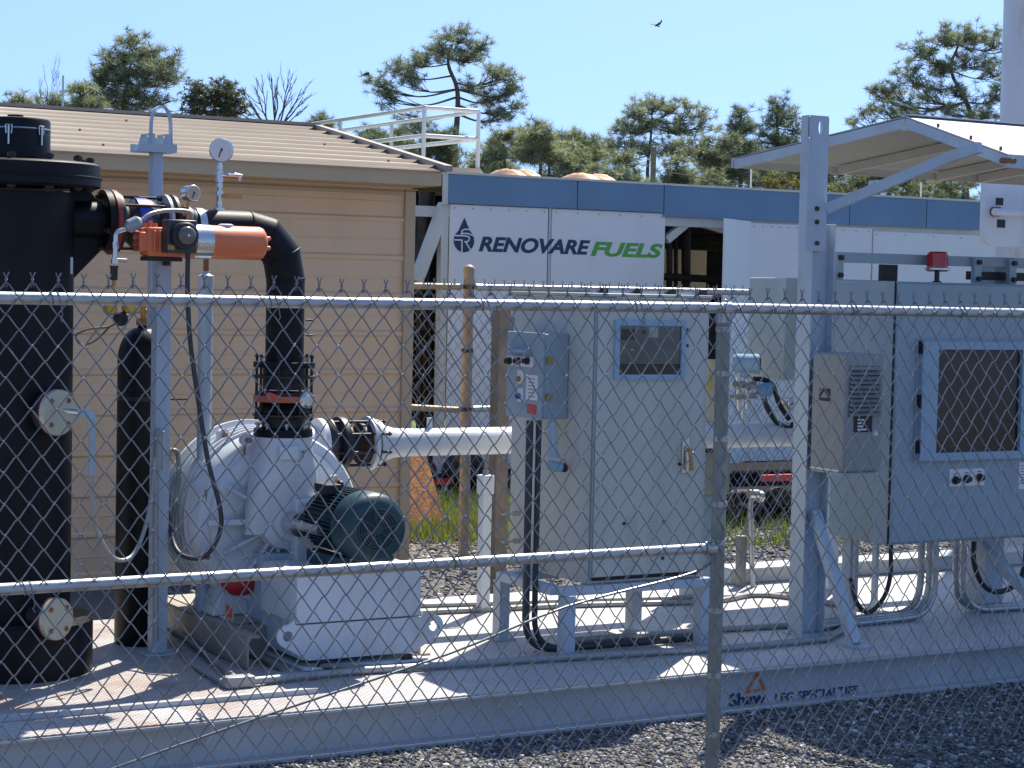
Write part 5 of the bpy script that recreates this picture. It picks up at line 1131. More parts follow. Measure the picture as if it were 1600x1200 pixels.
def big_cabinet():
    x0, x1, y0, y1 = 6.027, 7.35, 6.995, 7.42; z0, z1 = .556, 1.768
    t = thing('wide_control_cabinet', 'wide blue grey control cabinet with dark viewing window under the canopy', 'cabinet', (6.7, 7.2, DK))
    BX(x0, x1, y0, y1, z0, z1).build('body', cabd, t, bevel=.006)
    d = BX(x0 + .006, x1 - .01, y0 - .022, y0 - .002, z0 + .012, z1 - .008).build('door', cabd, t, bevel=.005)
    BX(x0 - .001, x0 + .004, y0 - .004, y0 + .001, z0, z1).build('door_seam', blackm, t)
    Yd = y0 - .022
    a = at(1440, 533, Y=Yd - .02); b = at(1448 + 240, 722, Y=Yd - .02); xa, xb, za, zb = a.x, b.x, b.z + .0, a.z
    za = at(1445, 720, Y=Yd - .02).z
    o = BX(xa - .012, xb + .01, Yd - .008, Yd - .0005, za - .012, zb + .012).build('window_surround', cabd, d, bevel=.003)
    w_ = .062; fr = MB(); y_ = Yd - .034
    gx0 = at(1466, 600, Y=y_).x; gx1 = at(1597, 600, Y=y_).x; gz1 = at(1466, 546, Y=y_).z; gz0 = at(1466, 708, Y=y_).z
    fr.box(xa, xb, y_, Yd - .0085, gz1, zb); fr.box(xa, xb, y_, Yd - .0085, za, gz0); fr.box(xa, gx0, y_, Yd - .0085, gz0, gz1); fr.box(gx1, xb, y_, Yd - .0085, gz0, gz1)
    f = fr.build('window_frame', winframe, d)
    BX(gx0, gx1, Yd - .015, Yd - .010, gz0, gz1).build('pane', mat('dark_smoked_pane', (.03, .026, .022), .18, 0, .5, 3, 0, 1, None, 3, .4, 1, .5), f)
    for zz in (gz1 + .01, gz0 + .03, (gz0 + gz1) / 2): BX(xa - .008, xa + .0, y_ - .001, Yd - .009, zz - .03, zz + .03).build('hinge', darkst, f)
    a = at(1483, 733, Y=Yd); b = at(1537, 758, Y=Yd); pl = BX(a.x, b.x, Yd - .004, Yd - .0005, b.z, a.z).build('button_plate', paper, d)
    for px, py in ((1492, 750), (1510, 748), (1530, 746)):
        p = at(px, py, Y=Yd - .004); MB().lathe((p.x, Yd - .004, p.z), (0, -1, 0), [(0, .020), (.01, .020), (.012, .014), (.028, .013)], 18).build('push_button', rubber, pl)
        MB().box(p.x - .012, p.x + .012, Yd - .0048, Yd - .0041, p.z + .026, p.z + .030).build('print_line', blackm, pl)
    a = at(1592, 722, Y=Yd); n1 = BX(a.x, a.x + .09, Yd - .003, Yd - .0005, a.z - .13, a.z).build('notice', paper, d)
    for k in range(7): MB().box(a.x + .008, a.x + .08, Yd - .0036, Yd - .0031, a.z - .02 - k * .014, a.z - .015 - k * .014).build('print_line', mat('grey_print', (.3, .3, .3)), n1)
    BX(x0 + .3, x0 + .32, y1 + .001, y1 + .03, DK, z0).build('rear_leg', post_p, t)
    for x in (6.10, 6.9, 7.28): BX(x, x + .05, y1 - .08, y1 - .02, DK + .001, z0 - .001).build('leg', post_p, t)
    t2 = thing('rear_cabinet', 'pale greenish cabinet seen behind the canopy column', 'cabinet', (5.9, 7.9, DK))
    xa = at(1226, 500, Y=7.9).x; BX(xa, xa + .62, 7.9, 8.2, at(1226, 594, Y=7.9).z, at(1226, 434, Y=7.9).z).build('body', mat('pale_green_paint', (.50, .56, .53), .45, 0, .04, 4), t2, bevel=.005)
    BX(xa + .42, xa + .47, 8.0, 8.05, DK + .001, at(1226, 594, Y=7.9).z - .001).build('leg', post_p, t2)
    BX(xa + .55, xa + .60, 8.0, 8.05, DK + .001, at(1226, 594, Y=7.9).z - .001).build('leg', post_p, t2)
big_cabinet()

def ac_unit():
    t = thing('air_conditioner', 'grey louvred cabinet air conditioner box fixed to the front of the canopy column', 'air conditioner', (5.6, 6.8, .8))
    x0, x1, y0, y1 = 5.515, 5.73, 6.70, 6.935; zt = at(1316, 553, Y=y0).z; zb = at(1316, 743, Y=y0).z
    b = BX(x0, x1, y0, y1, zb + .01, zt).build('body', acp, t, bevel=.012)
    BX(x0 + .006, x1 - .006, y0 + .01, y1 - .006, zb, zb + .009).build('drip_tray', cabd, t)
    BX(x0 - .002, x0 - .0002, y0 + .03, y1 - .01, zb + .012, zb + .02).build('bottom_lip', paper, t)
    # louvres on the front face
    a = at(1329, 572, Y=y0); c = at(1372, 650, Y=y0); vb = BX(a.x, c.x, y0 - .003, y0 - .0005, c.z, a.z).build('louvre_backing', blackm, t)
    n = 11
    for k in range(n):
        z = c.z + (a.z - c.z) * (k + .5) / n; MB().prism([(a.x - .004, y0 - .003, z + .008), (a.x - .004, y0 - .020, z - .004), (a.x - .004, y0 - .017, z - .008), (a.x - .004, y0 - .003, z + .001)], (c.x - a.x + .008, 0, 0)).build('louvre', acp, vb)
    a = at(1334, 651, Y=y0); c = at(1362, 675, Y=y0); lb = BX(a.x, c.x, y0 - .0025, y0 - .0003, c.z, a.z).build('rating_label', blackm, t)
    for k, w_ in ((0, .5), (1, .3), (2, .45), (3, .7)): MB().box(a.x + .02, a.x + .02 + (c.x - a.x - .03) * w_, y0 - .0034, y0 - .0027, a.z - .018 - k * .014, a.z - .011 - k * .014).build('print_line', paper, lb)
    a = at(1365, 674, Y=y0); MB().box(a.x, a.x + .022, y0 - .002, y0 - .0003, a.z - .018, a.z).build('small_label', paper, t)
    p = at(1289, 617, X=x0); e = BX(x0 - .003, x0 - .0004, p.y - .036, p.y + .036, p.z - .026, p.z + .028).build('warning_label', blackm, t)
    MB().prism([(x0 - .0042, p.y - .026, p.z - .012), (x0 - .0042, p.y + .026, p.z - .012), (x0 - .0042, p.y, p.z + .018)], (.001, 0, 0)).build('warning_triangle', acp, e)
    p = at(1289, 660, X=x0)
ac_unit()

def beacon():
    p = at(1464, 431, Y=7.04); z0 = 1.769; t = thing('beacon_lamp', 'red warning beacon lamp standing on the wide cabinet', 'beacon', (p.x, 7.04, z0))
    k = at(1464, 423, Y=7.04).z; k2 = at(1464, 396, Y=7.04).z
    MB().cyl((p.x, 7.04, z0), (p.x, 7.04, k), .012, 10).lathe((p.x, 7.04, z0), (0, 0, 1), [(0, .025), (.006, .02)], 16).build('stem', rubber, t)
    MB().lathe((p.x, 7.04, k - .004), (0, 0, 1), [(0, .045), (.008, .058), (.016, .058), (.02, .05)], 28).build('base_ring', chrome, t)
    MB().lathe((p.x, 7.04, k + .017), (0, 0, 1), [(0, .048), (k2 - k - .017, .047), (k2 - k - .009, .040), (k2 - k - .007, 0)], 32).build('lens', redg, t)
    q = MB()
    for i in range(24): a = 2 * math.pi * i / 24; q.bar((p.x + .0482 * math.cos(a), 7.04 + .0482 * math.sin(a), k + .02), (p.x + .0475 * math.cos(a), 7.04 + .0475 * math.sin(a), k2 - .004), .003, .003, (math.cos(a), math.sin(a), 0))
    q.build('lens_ribs', redg, t)
beacon()

def stack():
    Y = 9.6; p = at(1578, 100, Y=Y); r = .30; cx = at(1578, 100, Y=Y).x + r * 1.02 + .13; t = thing('flare_stack', 'broad white painted stack rising out of frame at the right edge', 'stack', (cx, Y + .1, 0))
    MB().lathe((cx, Y + .1, 0), (0, 0, 1), [(0, r), (6.5, r)], 48).build('shell', white, t)
    MB().lathe((cx, Y + .1, 2.3), (0, 0, 1), [(0, r + .004), (.02, r + .004)], 48).build('weld_band', white, t)
    Yp = 9.0; a = at(1538, 282, Y=Yp); b = at(1538, 384, Y=Yp); z1, z0 = a.z, b.z; x0 = a.x; x1 = x0 + .7; rd = .09
    poly = [(x1, Yp, z0), (x1, Yp, z1)] + [(x0 + .02 + .02 * math.cos(R(k)), Yp, z1 - .02 + .02 * math.sin(R(k))) for k in (90, 135, 180)] + [(x0 + rd + rd * math.cos(R(k)), Yp, z0 + rd + rd * math.sin(R(k))) for k in range(180, 271, 15)]
    MB().prism(poly, (0, .03, 0)).build('end_plate', white, t, bevel=.003)
    q = MB(); q.cyl(at(1553, 331, Y=Yp - .06), at(1700, 335, Y=Yp - .06), .022, 12); q.build('handle_bar', white, t)
    q = MB(); q.lathe(at(1552, 331, Y=Yp - .001), (0, -1, 0), [(0, .03), (.05, .03), (.06, .02)], 14); q.build('rusty_boss', rustm, t)
    for (xa, ya, xb_, yb_) in ((1556, 309, 1567, 321), (1558, 343, 1570, 356)):
        a = at(xa, ya, Y=Yp); b = at(xb_, yb_, Y=Yp); BX(a.x, b.x, Yp - .003, Yp - .0005, b.z, a.z).build('opening', blackm, t)
stack()

def transmitters():
    Y = 7.9; c = at(1165, 568, Y=Y); t = thing('pressure_transmitter', 'blue grey pressure transmitter with round head and manifold on the white pipe', 'transmitter', (c.x, Y, 1.06))
    d = Vector((.75, -.66, 0)); MB().lathe(c - d * .06, d, [(0, .04), (.01, .047), (.10, .047), (.105, .05), (.13, .05), (.132, .04)], 28).build('head', winframe, t); MB().lathe(c + d * .0725, d, [(0, .030), (.002, .030)], 24).build('display', blackm, t)
    q = MB(); q.cyl(c, at(1163, 590, Y=Y), .022, 12); q.build('neck', winframe, t)
    q = MB(); q.cyl(at(1148, 600, Y=Y), at(1180, 602, Y=Y), .018, 10); q.cyl(at(1152, 590, Y=Y), at(1154, 640, Y=Y), .014, 10); q.cyl(at(1166, 590, Y=Y), at(1167, 638, Y=Y), .014, 10); q.cyl(at(1142, 620, Y=Y), at(1182, 622, Y=Y), .012, 10); q.cyl(at(1160, 640, Y=Y), at(1160, 662, Y=Y), .010, 10); q.lathe(at(1152, 620, Y=Y - .03), (0, -1, 0), [(0, .016), (.02, .016)], 8); q.lathe(at(1168, 606, Y=Y - .03), (0, -1, 0), [(0, .014), (.02, .014)], 8)
    q.build('manifold', chrome, t)
    c = at(1190, 610, Y=Y); t = thing('temperature_transmitter', 'round blue capped instrument head beside the transmitter manifold', 'transmitter', c)
    MB().lathe(c - Vector((.0, -.02, 0)), (.4, -1, .1), [(0, .03), (.04, .036), (.06, .036), (.064, .03)], 24).build('head', mat('blue_cap', (.18, .36, .55), .4, 0, .05), t)
    MB().cyl(c, at(1170, 618, Y=Y), .010, 8).build('stem', chrome, t)
    hose('black_hose', [at(1178, 592, Y=Y), at(1196, 594, Y=Y), at(1208, 604, Y=Y - .01), at(1218, 632, Y=Y - .02), at(1233, 655, Y=Y - .02)], .013, rubber, 'black hose curving down from the transmitter head to the small gauge')
    hose('black_hose', [at(1194, 622, Y=Y - .02), at(1200, 640, Y=Y - .03), at(1214, 660, Y=Y - .04), at(1232, 669, Y=Y - .04), at(1240, 662, Y=Y - .04)], .013, rubber, 'black hose looping under from the blue capped instrument')
    gauge(1233, 630, .030, Y - .02, 655, 'small dark rimmed gauge near the canopy column above the white pipe', dialw, 12, 200)
    BX(at(1165, 640, Y=8.3).x, at(1250, 640, Y=8.3).x, 8.3, 8.33, at(1165, 646, Y=8.3).z, at(1165, 638, Y=8.3).z).build('x', chrome) if False else None
    # cream vertical drum behind the cabinet
    p = at(1112, 600, Y=8.05); t = thing('cream_drum', 'cream drum with black ends and yellow label glimpsed behind the tall cabinet', 'drum', (p.x, 8.05, DK))
    zt = at(1112, 480, Y=8.05).z; z1 = at(1112, 560, Y=8.05).z; z0 = at(1112, 668, Y=8.05).z; zb = at(1112, 704, Y=8.05).z
    MB().lathe((p.x - .03, 8.05, z0), (0, 0, 1), [(0, .095), (z1 - z0, .095)], 32).build('body', mat('cream_paint', (.50, .45, .30), .5, 0, .05, 4), t)
    MB().lathe((p.x - .03, 8.05, z1 + .001), (0, 0, 1), [(0, .102), (zt - z1, .102)], 32).build('top_cover', blackp, t)
    MB().lathe((p.x - .03, 8.05, zb), (0, 0, 1), [(0, .102), (z0 - zb - .001, .102)], 32).build('bottom_cover', blackp, t)
    BX(p.x - .12, p.x + .06, 7.96, 8.14, .70, zb - .001).build('pedestal', mat('khaki_paint', (.32, .31, .23), .6, 0, .08, 5), t); BX(p.x - .11, p.x + .05, 7.97, 8.13, DK + .001, .698).build('stand', cabd, t)
    a = at(1112, 600, Y=7.95); BX(a.x - .03, a.x - .005, 7.951, 7.956, a.z - .03, a.z + .045).build('yellow_label', yellow, t)
transmitters()

# ------------------------------------------------------------------ conduits on the deck
def deck_conduits():
    G = 'conduits laid on the skid deck'
    def run(pts, r, lab, m_=cond, fr=.08, group=G, nm='deck_conduit', n=10): return tag(MB().tube(fillet(pts, fr, 6), r, n).build(nm, m_), lab, 'conduit', group)
    g = lambda px, py, r: at(px, py, Z=DK + r)
    t = thing('conduit_junction', 'grey junction box with conduits laid along the front of the deck below the blower', 'conduit', g(370, 1065, .02))
    a = g(372, 1066, .02); MB().box(a.x - .055, a.x + .06, a.y - .028, a.y + .03, DK + .001, DK + .045).build('box', cond, t, bevel=.006)
    MB().tube(fillet([a + Vector((-.05, .01, 0)), g(305, 1042, .012), g(258, 985, .012)], .08), .011, 10).build('left_conduit', cond, t)
    MB().tube([a + Vector((.05, 0, 0)), g(560, 1048, .017), g(885, 1027, .017), g(1130, 1013, .017), g(1240, 1003, .017)] + [g(1290, 998, .017), g(1315, 985, .017), g(1320, 972, .017)], .015, 12).build('long_conduit', cond, t)
    MB().tube([a + Vector((.0, .03, .01)), g(320, 1020, .02), g(262, 975, .02)], .013, 10).build('rear_conduit', oldgalv, t)
    run([g(300, 925, .03), g(420, 985, .015), g(470, 1040, .015), g(640, 1045, .015)], .012, 'brown stained conduit beside the blower base rail', oldgalv)
    run([g(260, 960, .01), g(340, 1000, .012), g(440, 1045, .012)], .010, 'thin conduit running diagonally from the pale post to the motor pedestal', oldgalv)
    run([g(650, 946, .012), g(900, 938, .012), g(1130, 932, .012), g(1235, 926, .012)], .012, 'straight conduit along the back of the deck, rear one of two')
    run([g(650, 957, .014), g(900, 945, .014), g(1125, 940, .014), g(1180, 926, .014), g(1300, 942, .014), g(1420, 966, .014)], .014, 'conduit along the back of the deck, front one of two', cond, .2)
    run([g(900, 1000, .014), g(1100, 985, .014), g(1250, 976, .014), g(1330, 974, .014)], .014, 'grey conduit passing between the legs of the tall cabinet')
    # small riser behind the fence post
    t = thing('conduit_riser', 'grey riser pipe with fittings and strut between the fence post and canopy column', 'conduit', g(1168, 925, .01))
    a = g(1160, 925, .0); MB().tube(fillet([at(1196, 940, Y=8.2), at(1176, 922, Y=8.25), at(1172, 780, Y=8.25), at(1190, 772, Y=8.25)], .06), .014, 12).build('pipe', galv, t)
    q = MB(); q.cyl(at(1170, 772, Y=8.25), at(1184, 772, Y=8.25), .024, 12); q.cyl(at(1184, 776, Y=8.25), at(1190, 776, Y=8.25), .03, 8); q.build('fitting', chrome, t)
    s_ = at(1160, 925, Y=8.27); BX(s_.x - .02, s_.x + .02, 8.27, 8.31, DK + .001, at(1160, 838, Y=8.27).z).build('strut', oldgalv, t)
    # risers under the wide cabinet
    Yu = 7.2; zc = .555; G2 = 'conduit risers under the wide cabinet'
    def riser(px, pyb, side, r, lab, m_=galv, Yc=7.2, reach=.4, dy=-.06):
        a = at(px, 858, Y=Yc); x = a.x; zb = DK + r + .002 + .0
        pts = fillet([(x, Yc, zc), (x, Yc, zb), (x + side * reach, Yc + dy, zb)], .17, 8)
        return tag(MB().tube(pts, r, 12).build('conduit_riser', m_), lab, 'conduit', G2)
    riser(1440, 980, -1, .017, 'thick grey conduit bending left under the wide cabinet, leftmost of three together', reach=.66)
    riser(1453, 980, -1, .015, 'middle grey conduit of the three bending left under the wide cabinet', Yc=7.15, reach=.72)
    riser(1463, 980, -1, .015, 'rightmost grey conduit of the three bending left under the wide cabinet', Yc=7.10, reach=.78)
    riser(1494, 985, 1, .017, 'grey conduit bending right under the wide cabinet, left one of the two', reach=.7)
    riser(1506, 985, 1, .015, 'grey conduit bending right under the wide cabinet, right one of the two', Yc=7.14, reach=.7)
    riser(1338, 985, -1, .013, 'single short grey conduit near the knee brace under the wide cabinet', Yc=7.25, reach=.25)
    hose('flexible_conduit', [at(1392, 850, Y=7.1), at(1391, 900, Y=7.1), at(1380, 935, Y=7.08), at(1357, 957, Y=7.06), at(1338, 940, Y=7.1), at(1329, 905, Y=7.2)], .011, rubber, 'black flexible conduit looping under the left end of the wide cabinet', 'conduit')
    hose('flexible_conduit', [at(1522, 846, Y=7.1), at(1522, 880, Y=7.1), at(1535, 912, Y=7.1), at(1557, 925, Y=7.1), at(1585, 915, Y=7.1), at(1600, 890, Y=7.1), at(1604, 850, Y=7.1)], .013, rubber, 'black flexible conduit looping under the right part of the wide cabinet', 'conduit')
    # dry leaves on the deck
    L = mat('dry_leaf', (.30, .13, .05), .8, 0, .3, 9)
    for i, (px, py) in enumerate(((775, 992), (838, 1021), (1040, 930), (1300, 975), (95, 1092))):
        p = at(px, py, Z=DK); MB().add([(p.x - .02, p.y, DK + .003), (p.x, p.y - .012, DK + .012), (p.x + .022, p.y + .002, DK + .002), (p.x, p.y + .014, DK + .010)], [(0, 1, 3), (1, 2, 3)]).build('dry_leaf', L)
        o = C.objects[-1] if False else bpy.data.objects[[o.name for o in bpy.data.objects if o.name.startswith('dry_leaf')][-1]]
        tag(o, ['brown dry leaf on the deck beside the rear cabinet leg', 'brown dry leaf on the deck left of the front cabinet leg', 'tiny brown leaf on the deck behind the tall cabinet', 'brown dry leaf near the knee brace foot', 'brown leaf at the left end of the deck'][i], 'leaf', 'dry leaves on the deck')
deck_conduits()

# ------------------------------------------------------------------ behind the skid
def behind():
    # square wooden post behind the cabinet
    Y = 9.2; a = at(780, 880, Y=Y); z = at(786, 470, Y=Y).z; tag(BX(a.x - .03, a.x + .045, Y, Y + .09, 0, z).build('wooden_post', wood, bevel=.006), 'weathered square wooden post behind the push button box', 'post')
    # leaning boards
    t = thing('board_stack', 'orange brown wooden boards leaning by the shed corner', 'boards', at(668, 838, Z=0))
    for (xa, ya, xb, yb, w_, dy) in ((650, 838, 640, 712, .10, 0), (668, 836, 648, 708, .09, .02), (690, 833, 655, 705, .08, .04), (645, 838, 638, 735, .08, -.03)):
        b = at(xa, ya, Z=0.0); f = at(xb, yb, Y=b.y + .25 + dy); MB().bar(b + Vector((0, 0, .02)), f, w_, .02, (0, 1, 0)).build('board', woodor, t, bevel=.002)
    # dark machine beyond the fence at the right
    t = thing('compressor_skid', 'dark engine and compressor machinery beyond the far fence on the grass edge', 'machine', (9.0, 12.6, 0)); X0 = at(1108, 830, Z=0)
    q = lambda px, py, Y=11.9: at(px, py, Y=Y)
    xa, xb = q(1100, 800).x, q(1300, 800).x + .6; y_ = 11.68
    zt = q(1150, 742).z
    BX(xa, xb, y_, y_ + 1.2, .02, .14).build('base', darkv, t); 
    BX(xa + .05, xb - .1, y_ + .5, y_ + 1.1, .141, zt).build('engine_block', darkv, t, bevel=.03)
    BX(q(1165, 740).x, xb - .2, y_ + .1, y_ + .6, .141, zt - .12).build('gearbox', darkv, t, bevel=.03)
    BX(q(1168, 740).x, q(1226, 740).x + .1, y_ + .02, y_ + .06, q(1190, 748).z, q(1190, 738).z).build('red_bar', redlab, t)
    c = q(1222, 792, y_); MB().lathe((c.x, y_ + .08, c.z), (0, -1, 0), [(0, .14), (.03, .14), (.032, .10), (.05, .10), (.052, .03), (.08, .03)], 32).build('flywheel', darkst, t)
    for px in (1140, 1150, 1185): MB().tube(fillet([q(px, 830, y_ - .05), q(px + 2, 770, y_ - .05), q(px + 22, 768, y_ + .1)], .06), .02, 8).build('pipe', darkst, t)
    MB().cyl(q(1150, 767, y_ - .02), q(1176, 769, y_ - .02), .012, 6).build('rail', galv, t)
    # low vehicle parts under the white panels on the left
    t = thing('flatbed_trailer', 'dark low trailer underside with red light bar behind the wooden boards', 'trailer', (6.3, 14.1, 0))
    xa, xb = at(655, 750, Y=14).x, at(770, 750, Y=14).x
    BX(xa, xb + 1.2, 13.9, 14.3, at(700, 768, Y=13.9).z, at(700, 748, Y=13.9).z).build('frame', darkv, t, bevel=.01)
    BX(at(678, 750, Y=13.88).x, at(708, 750, Y=13.88).x, 13.87, 13.898, at(690, 757, Y=13.88).z, at(690, 748, Y=13.88).z).build('light_bar', redp, t)
    for px in (665, 745): c = at(px, 772, Y=13.9); w_ = MB().lathe((c.x, 14.2, .18), (0, -1, 0), [(0, .17), (.02, .18), (.16, .18), (.18, .17), (.181, .09), (.17, .085)], 32).build('wheel', rubber, t)
behind()

def sky_birds():
    for i, (px, py, s_, lb) in enumerate(((1027, 40, .34, 'small soaring bird high in the sky right of centre'), (573, 116, .4, 'small gliding bird left of the tall central pine'))):
        c = at(px, py, Y=70); q = MB()
        q.tube([c + Vector((-.30 * s_, 0, -.02)), c, c + Vector((.35 * s_, 0, -.05))], [.03, .09 * s_, .02], 8)
        for sg in (-1, 1): q.add([c + Vector((-.1, 0, .02)), c + Vector((.12, 0, .02)), c + Vector((sg * .55 * s_ + .1, sg * .5, .35 * s_ * (1 if i == 0 else .1))), c + Vector((sg * .8 * s_, sg * .7, .55 * s_ * (1 if i == 0 else .15))), c + Vector((sg * .45 * s_ - .1, sg * .7, .33 * s_ * (1 if i == 0 else .1)))], [(0, 1, 2, 3, 4)])
        o = q.build('bird', birdm); tag(o, lb, 'bird', 'birds in the sky')
sky_birds()

# ------------------------------------------------------------------ trees
def blade_tufts(P_, r_, n, w, up, g):
    """needle tufts: n thin blades fanning from each point; r_ per tuft"""
    T = len(P_); d = g.normal(0, 1, (T, n, 3)); d /= np.linalg.norm(d, axis=2, keepdims=True); d[:, :, 2] = d[:, :, 2] * .8 + up; d /= np.linalg.norm(d, axis=2, keepdims=True)
    L = r_[:, None, None] * g.uniform(.65, 1.1, (T, n, 1)); s = np.cross(d, g.normal(0, 1, (T, n, 3))); s /= np.linalg.norm(s, axis=2, keepdims=True)
    b = P_[:, None, :] + d * L * .12; t = P_[:, None, :] + d * L
    v = np.stack([b - s * w, b + s * w, t], 2).reshape(-1, 3); return v, np.arange(len(v)).reshape(-1, 3)
def limb_mesh(segs, n=5):
    q = MB()
    for pts, rs in segs: q.tube(pts, rs, n, False)
    return q
def tree(name, label, cat, Y, trunk, blobs, seed, dens=1.0, tr=.42, leaf=needles, group=None, blades=34, w=.017, up=.3, bare=False, trunk_r=.22, tone=(0, 1)):
    """trunk: photo pixels bottom->top; blobs: (px, py, rx, ry) clumps of foliage; all at distance Y with real depth"""
    g = np.random.default_rng(seed); rd = random.Random(seed)
    base = at(trunk[0][0], trunk[0][1], Y=Y); sc = (at(trunk[0][0] + 10, trunk[0][1], Y=Y) - base).length / 10
    sc = (CAM - base).length / F
    foot = Vector((base.x, Y, 0)); t = thing(name, label, cat, foot, group)
    tp = [foot] + [at(px, py, Y=Y) + Vector((0, rd.uniform(-.4, .4), 0)) for px, py in trunk]; k = len(tp)
    segs = [(smooth_path(tp, 4), None)]; sp = segs[0][0]; zt = max(p.z for p in sp)
    rs = [trunk_r * (1 - .78 * i / (len(sp) - 1)) for i in range(len(sp))]; segs = [(sp, rs)]
    right = Vector((rr.x, rr.y, 0)).normalized(); fwd = Vector((vv.x, vv.y, 0)).normalized()
    TP = []; TR = []
    for (bx, by, rx, ry) in blobs:
        c = at(bx, by, Y=Y); rxw, ryw = rx * sc, ry * sc; c = c + fwd * rd.uniform(-1, 1) * rxw * .8
        # limb from the trunk
        cand = [i for i, p in enumerate(sp) if p.z < c.z - ryw * .2 + .3] or [0]
        i0 = min(cand, key=lambda i: (sp[i] - c).length + 1.0 * (c.z - sp[i].z) * .2); s0 = sp[i0]
        mid = s0.lerp(c, .5) + Vector((rd.uniform(-.3, .3), rd.uniform(-.3, .3), -.12 * (c - s0).length)); r0_ = max(.05, rs[i0] * .5)
        lp = smooth_path([s0, mid, c + Vector((0, 0, -ryw * .3))], 5); segs.append((lp, [r0_ * (1 - .75 * i / (len(lp) - 1)) for i in range(len(lp))]))
        rx *= 1.12; ry *= 1.2; rxw *= 1.12; ryw *= 1.2; nc = max(5, int(dens * (rx * ry) / 27))
        for _ in range(nc):
            a = rd.uniform(0, 6.283); u = rd.uniform(-.75, 1); q_ = math.sqrt(max(0, 1 - u * u)); f = rd.uniform(.35, 1.05)
            cc = c + right * math.cos(a) * q_ * rxw * f + fwd * math.sin(a) * q_ * rxw * f + Vector((0, 0, u * ryw * f))
            st = lp[rd.randrange(len(lp) // 2, len(lp))]; md = st.lerp(cc, .5) + Vector((0, 0, -.1 * (cc - st).length)) + Vector((rd.gauss(0, .1), rd.gauss(0, .1), 0))
            bp = smooth_path([st, md, cc], 3); segs.append((bp, [.035 * (1 - .6 * i / (len(bp) - 1)) for i in range(len(bp))]))
            if bare:
                for _2 in range(9):
                    e = cc + Vector((rd.gauss(0, .5), rd.gauss(0, .5), abs(rd.gauss(.5, .4)))); s2 = bp[rd.randrange(1, len(bp))]; segs.append(([s2, s2.lerp(e, .5) + Vector((rd.gauss(0, .06), 0, .05)), e], [.018, .013, .006]))
                continue
            m_ = rd.randint(1, 3)
            for _2 in range(m_):
                e = cc + Vector((rd.gauss(0, .3), rd.gauss(0, .3), rd.gauss(.05, .2))); TP.append(e[:]); TR.append(tr * rd.uniform(.9, 1.45)); segs.append(([cc, e], [.018, .012]))
    limb_mesh(segs).build('trunk', bark, t)
    if not bare:
        P_ = np.array(TP); v, f = blade_tufts(P_, np.array(TR), blades, w, up, g)
        tn = np.clip(g.uniform(tone[0], tone[1], len(P_)) * .75 + g.uniform(0, .25, len(P_)), 0, 1); tn = np.repeat(tn, blades * 3)
        v = v - np.array(foot, dtype=float); o = raw('crown', v, f, leaf, tn); o.parent = t
    return t
def bare_tree(label, Y, fork, tips, seed, r0_):
    rd = random.Random(seed); b = at(fork[0], fork[1] + 60, Y=Y); foot = Vector((b.x, Y, 0)); f = at(*fork, Y=Y); segs = [([foot, foot.lerp(f, .6), f], [r0_ * 1.3, r0_ * 1.1, r0_])]
    t = thing('bare_tree', label, 'tree', foot); L0 = 0
    def grow(a, e, r_, lev):
        v = e - a; n_ = 4; pts = [a]; 
        for i in range(1, n_ + 1):
            u = i / n_; pts.append(a + Vector((v.x * u ** .8, v.y * u, v.z * u ** 1.15)) + Vector((rd.gauss(0, .02), rd.gauss(0, .02), 0)) * v.length * (u < 1))
        segs.append((pts, [r_ * (1 - .7 * i / n_) for i in range(n_ + 1)]))
        if lev == 0: return
        for k in range(4 if lev == 2 else 4):
            s_ = pts[rd.randrange(1, n_)].lerp(pts[-1], rd.random() * .5); l_ = v.length * rd.uniform(.25, .5); d = (v.normalized() + Vector((rd.gauss(0, .28), rd.gauss(0, .28), .12))).normalized(); grow(s_, s_ + d * l_, r_ * .45, lev - 1)
    for tx, ty in tips:
        e = at(tx, ty, Y=Y) + Vector((0, rd.uniform(-1, 1), 0)); grow(f + Vector((0, 0, -rd.uniform(0, .5))), e, r0_ * .42, 2)
    limb_mesh(segs, 4).build('branches', bark, t)
TG = 'pine trees beyond the plant'
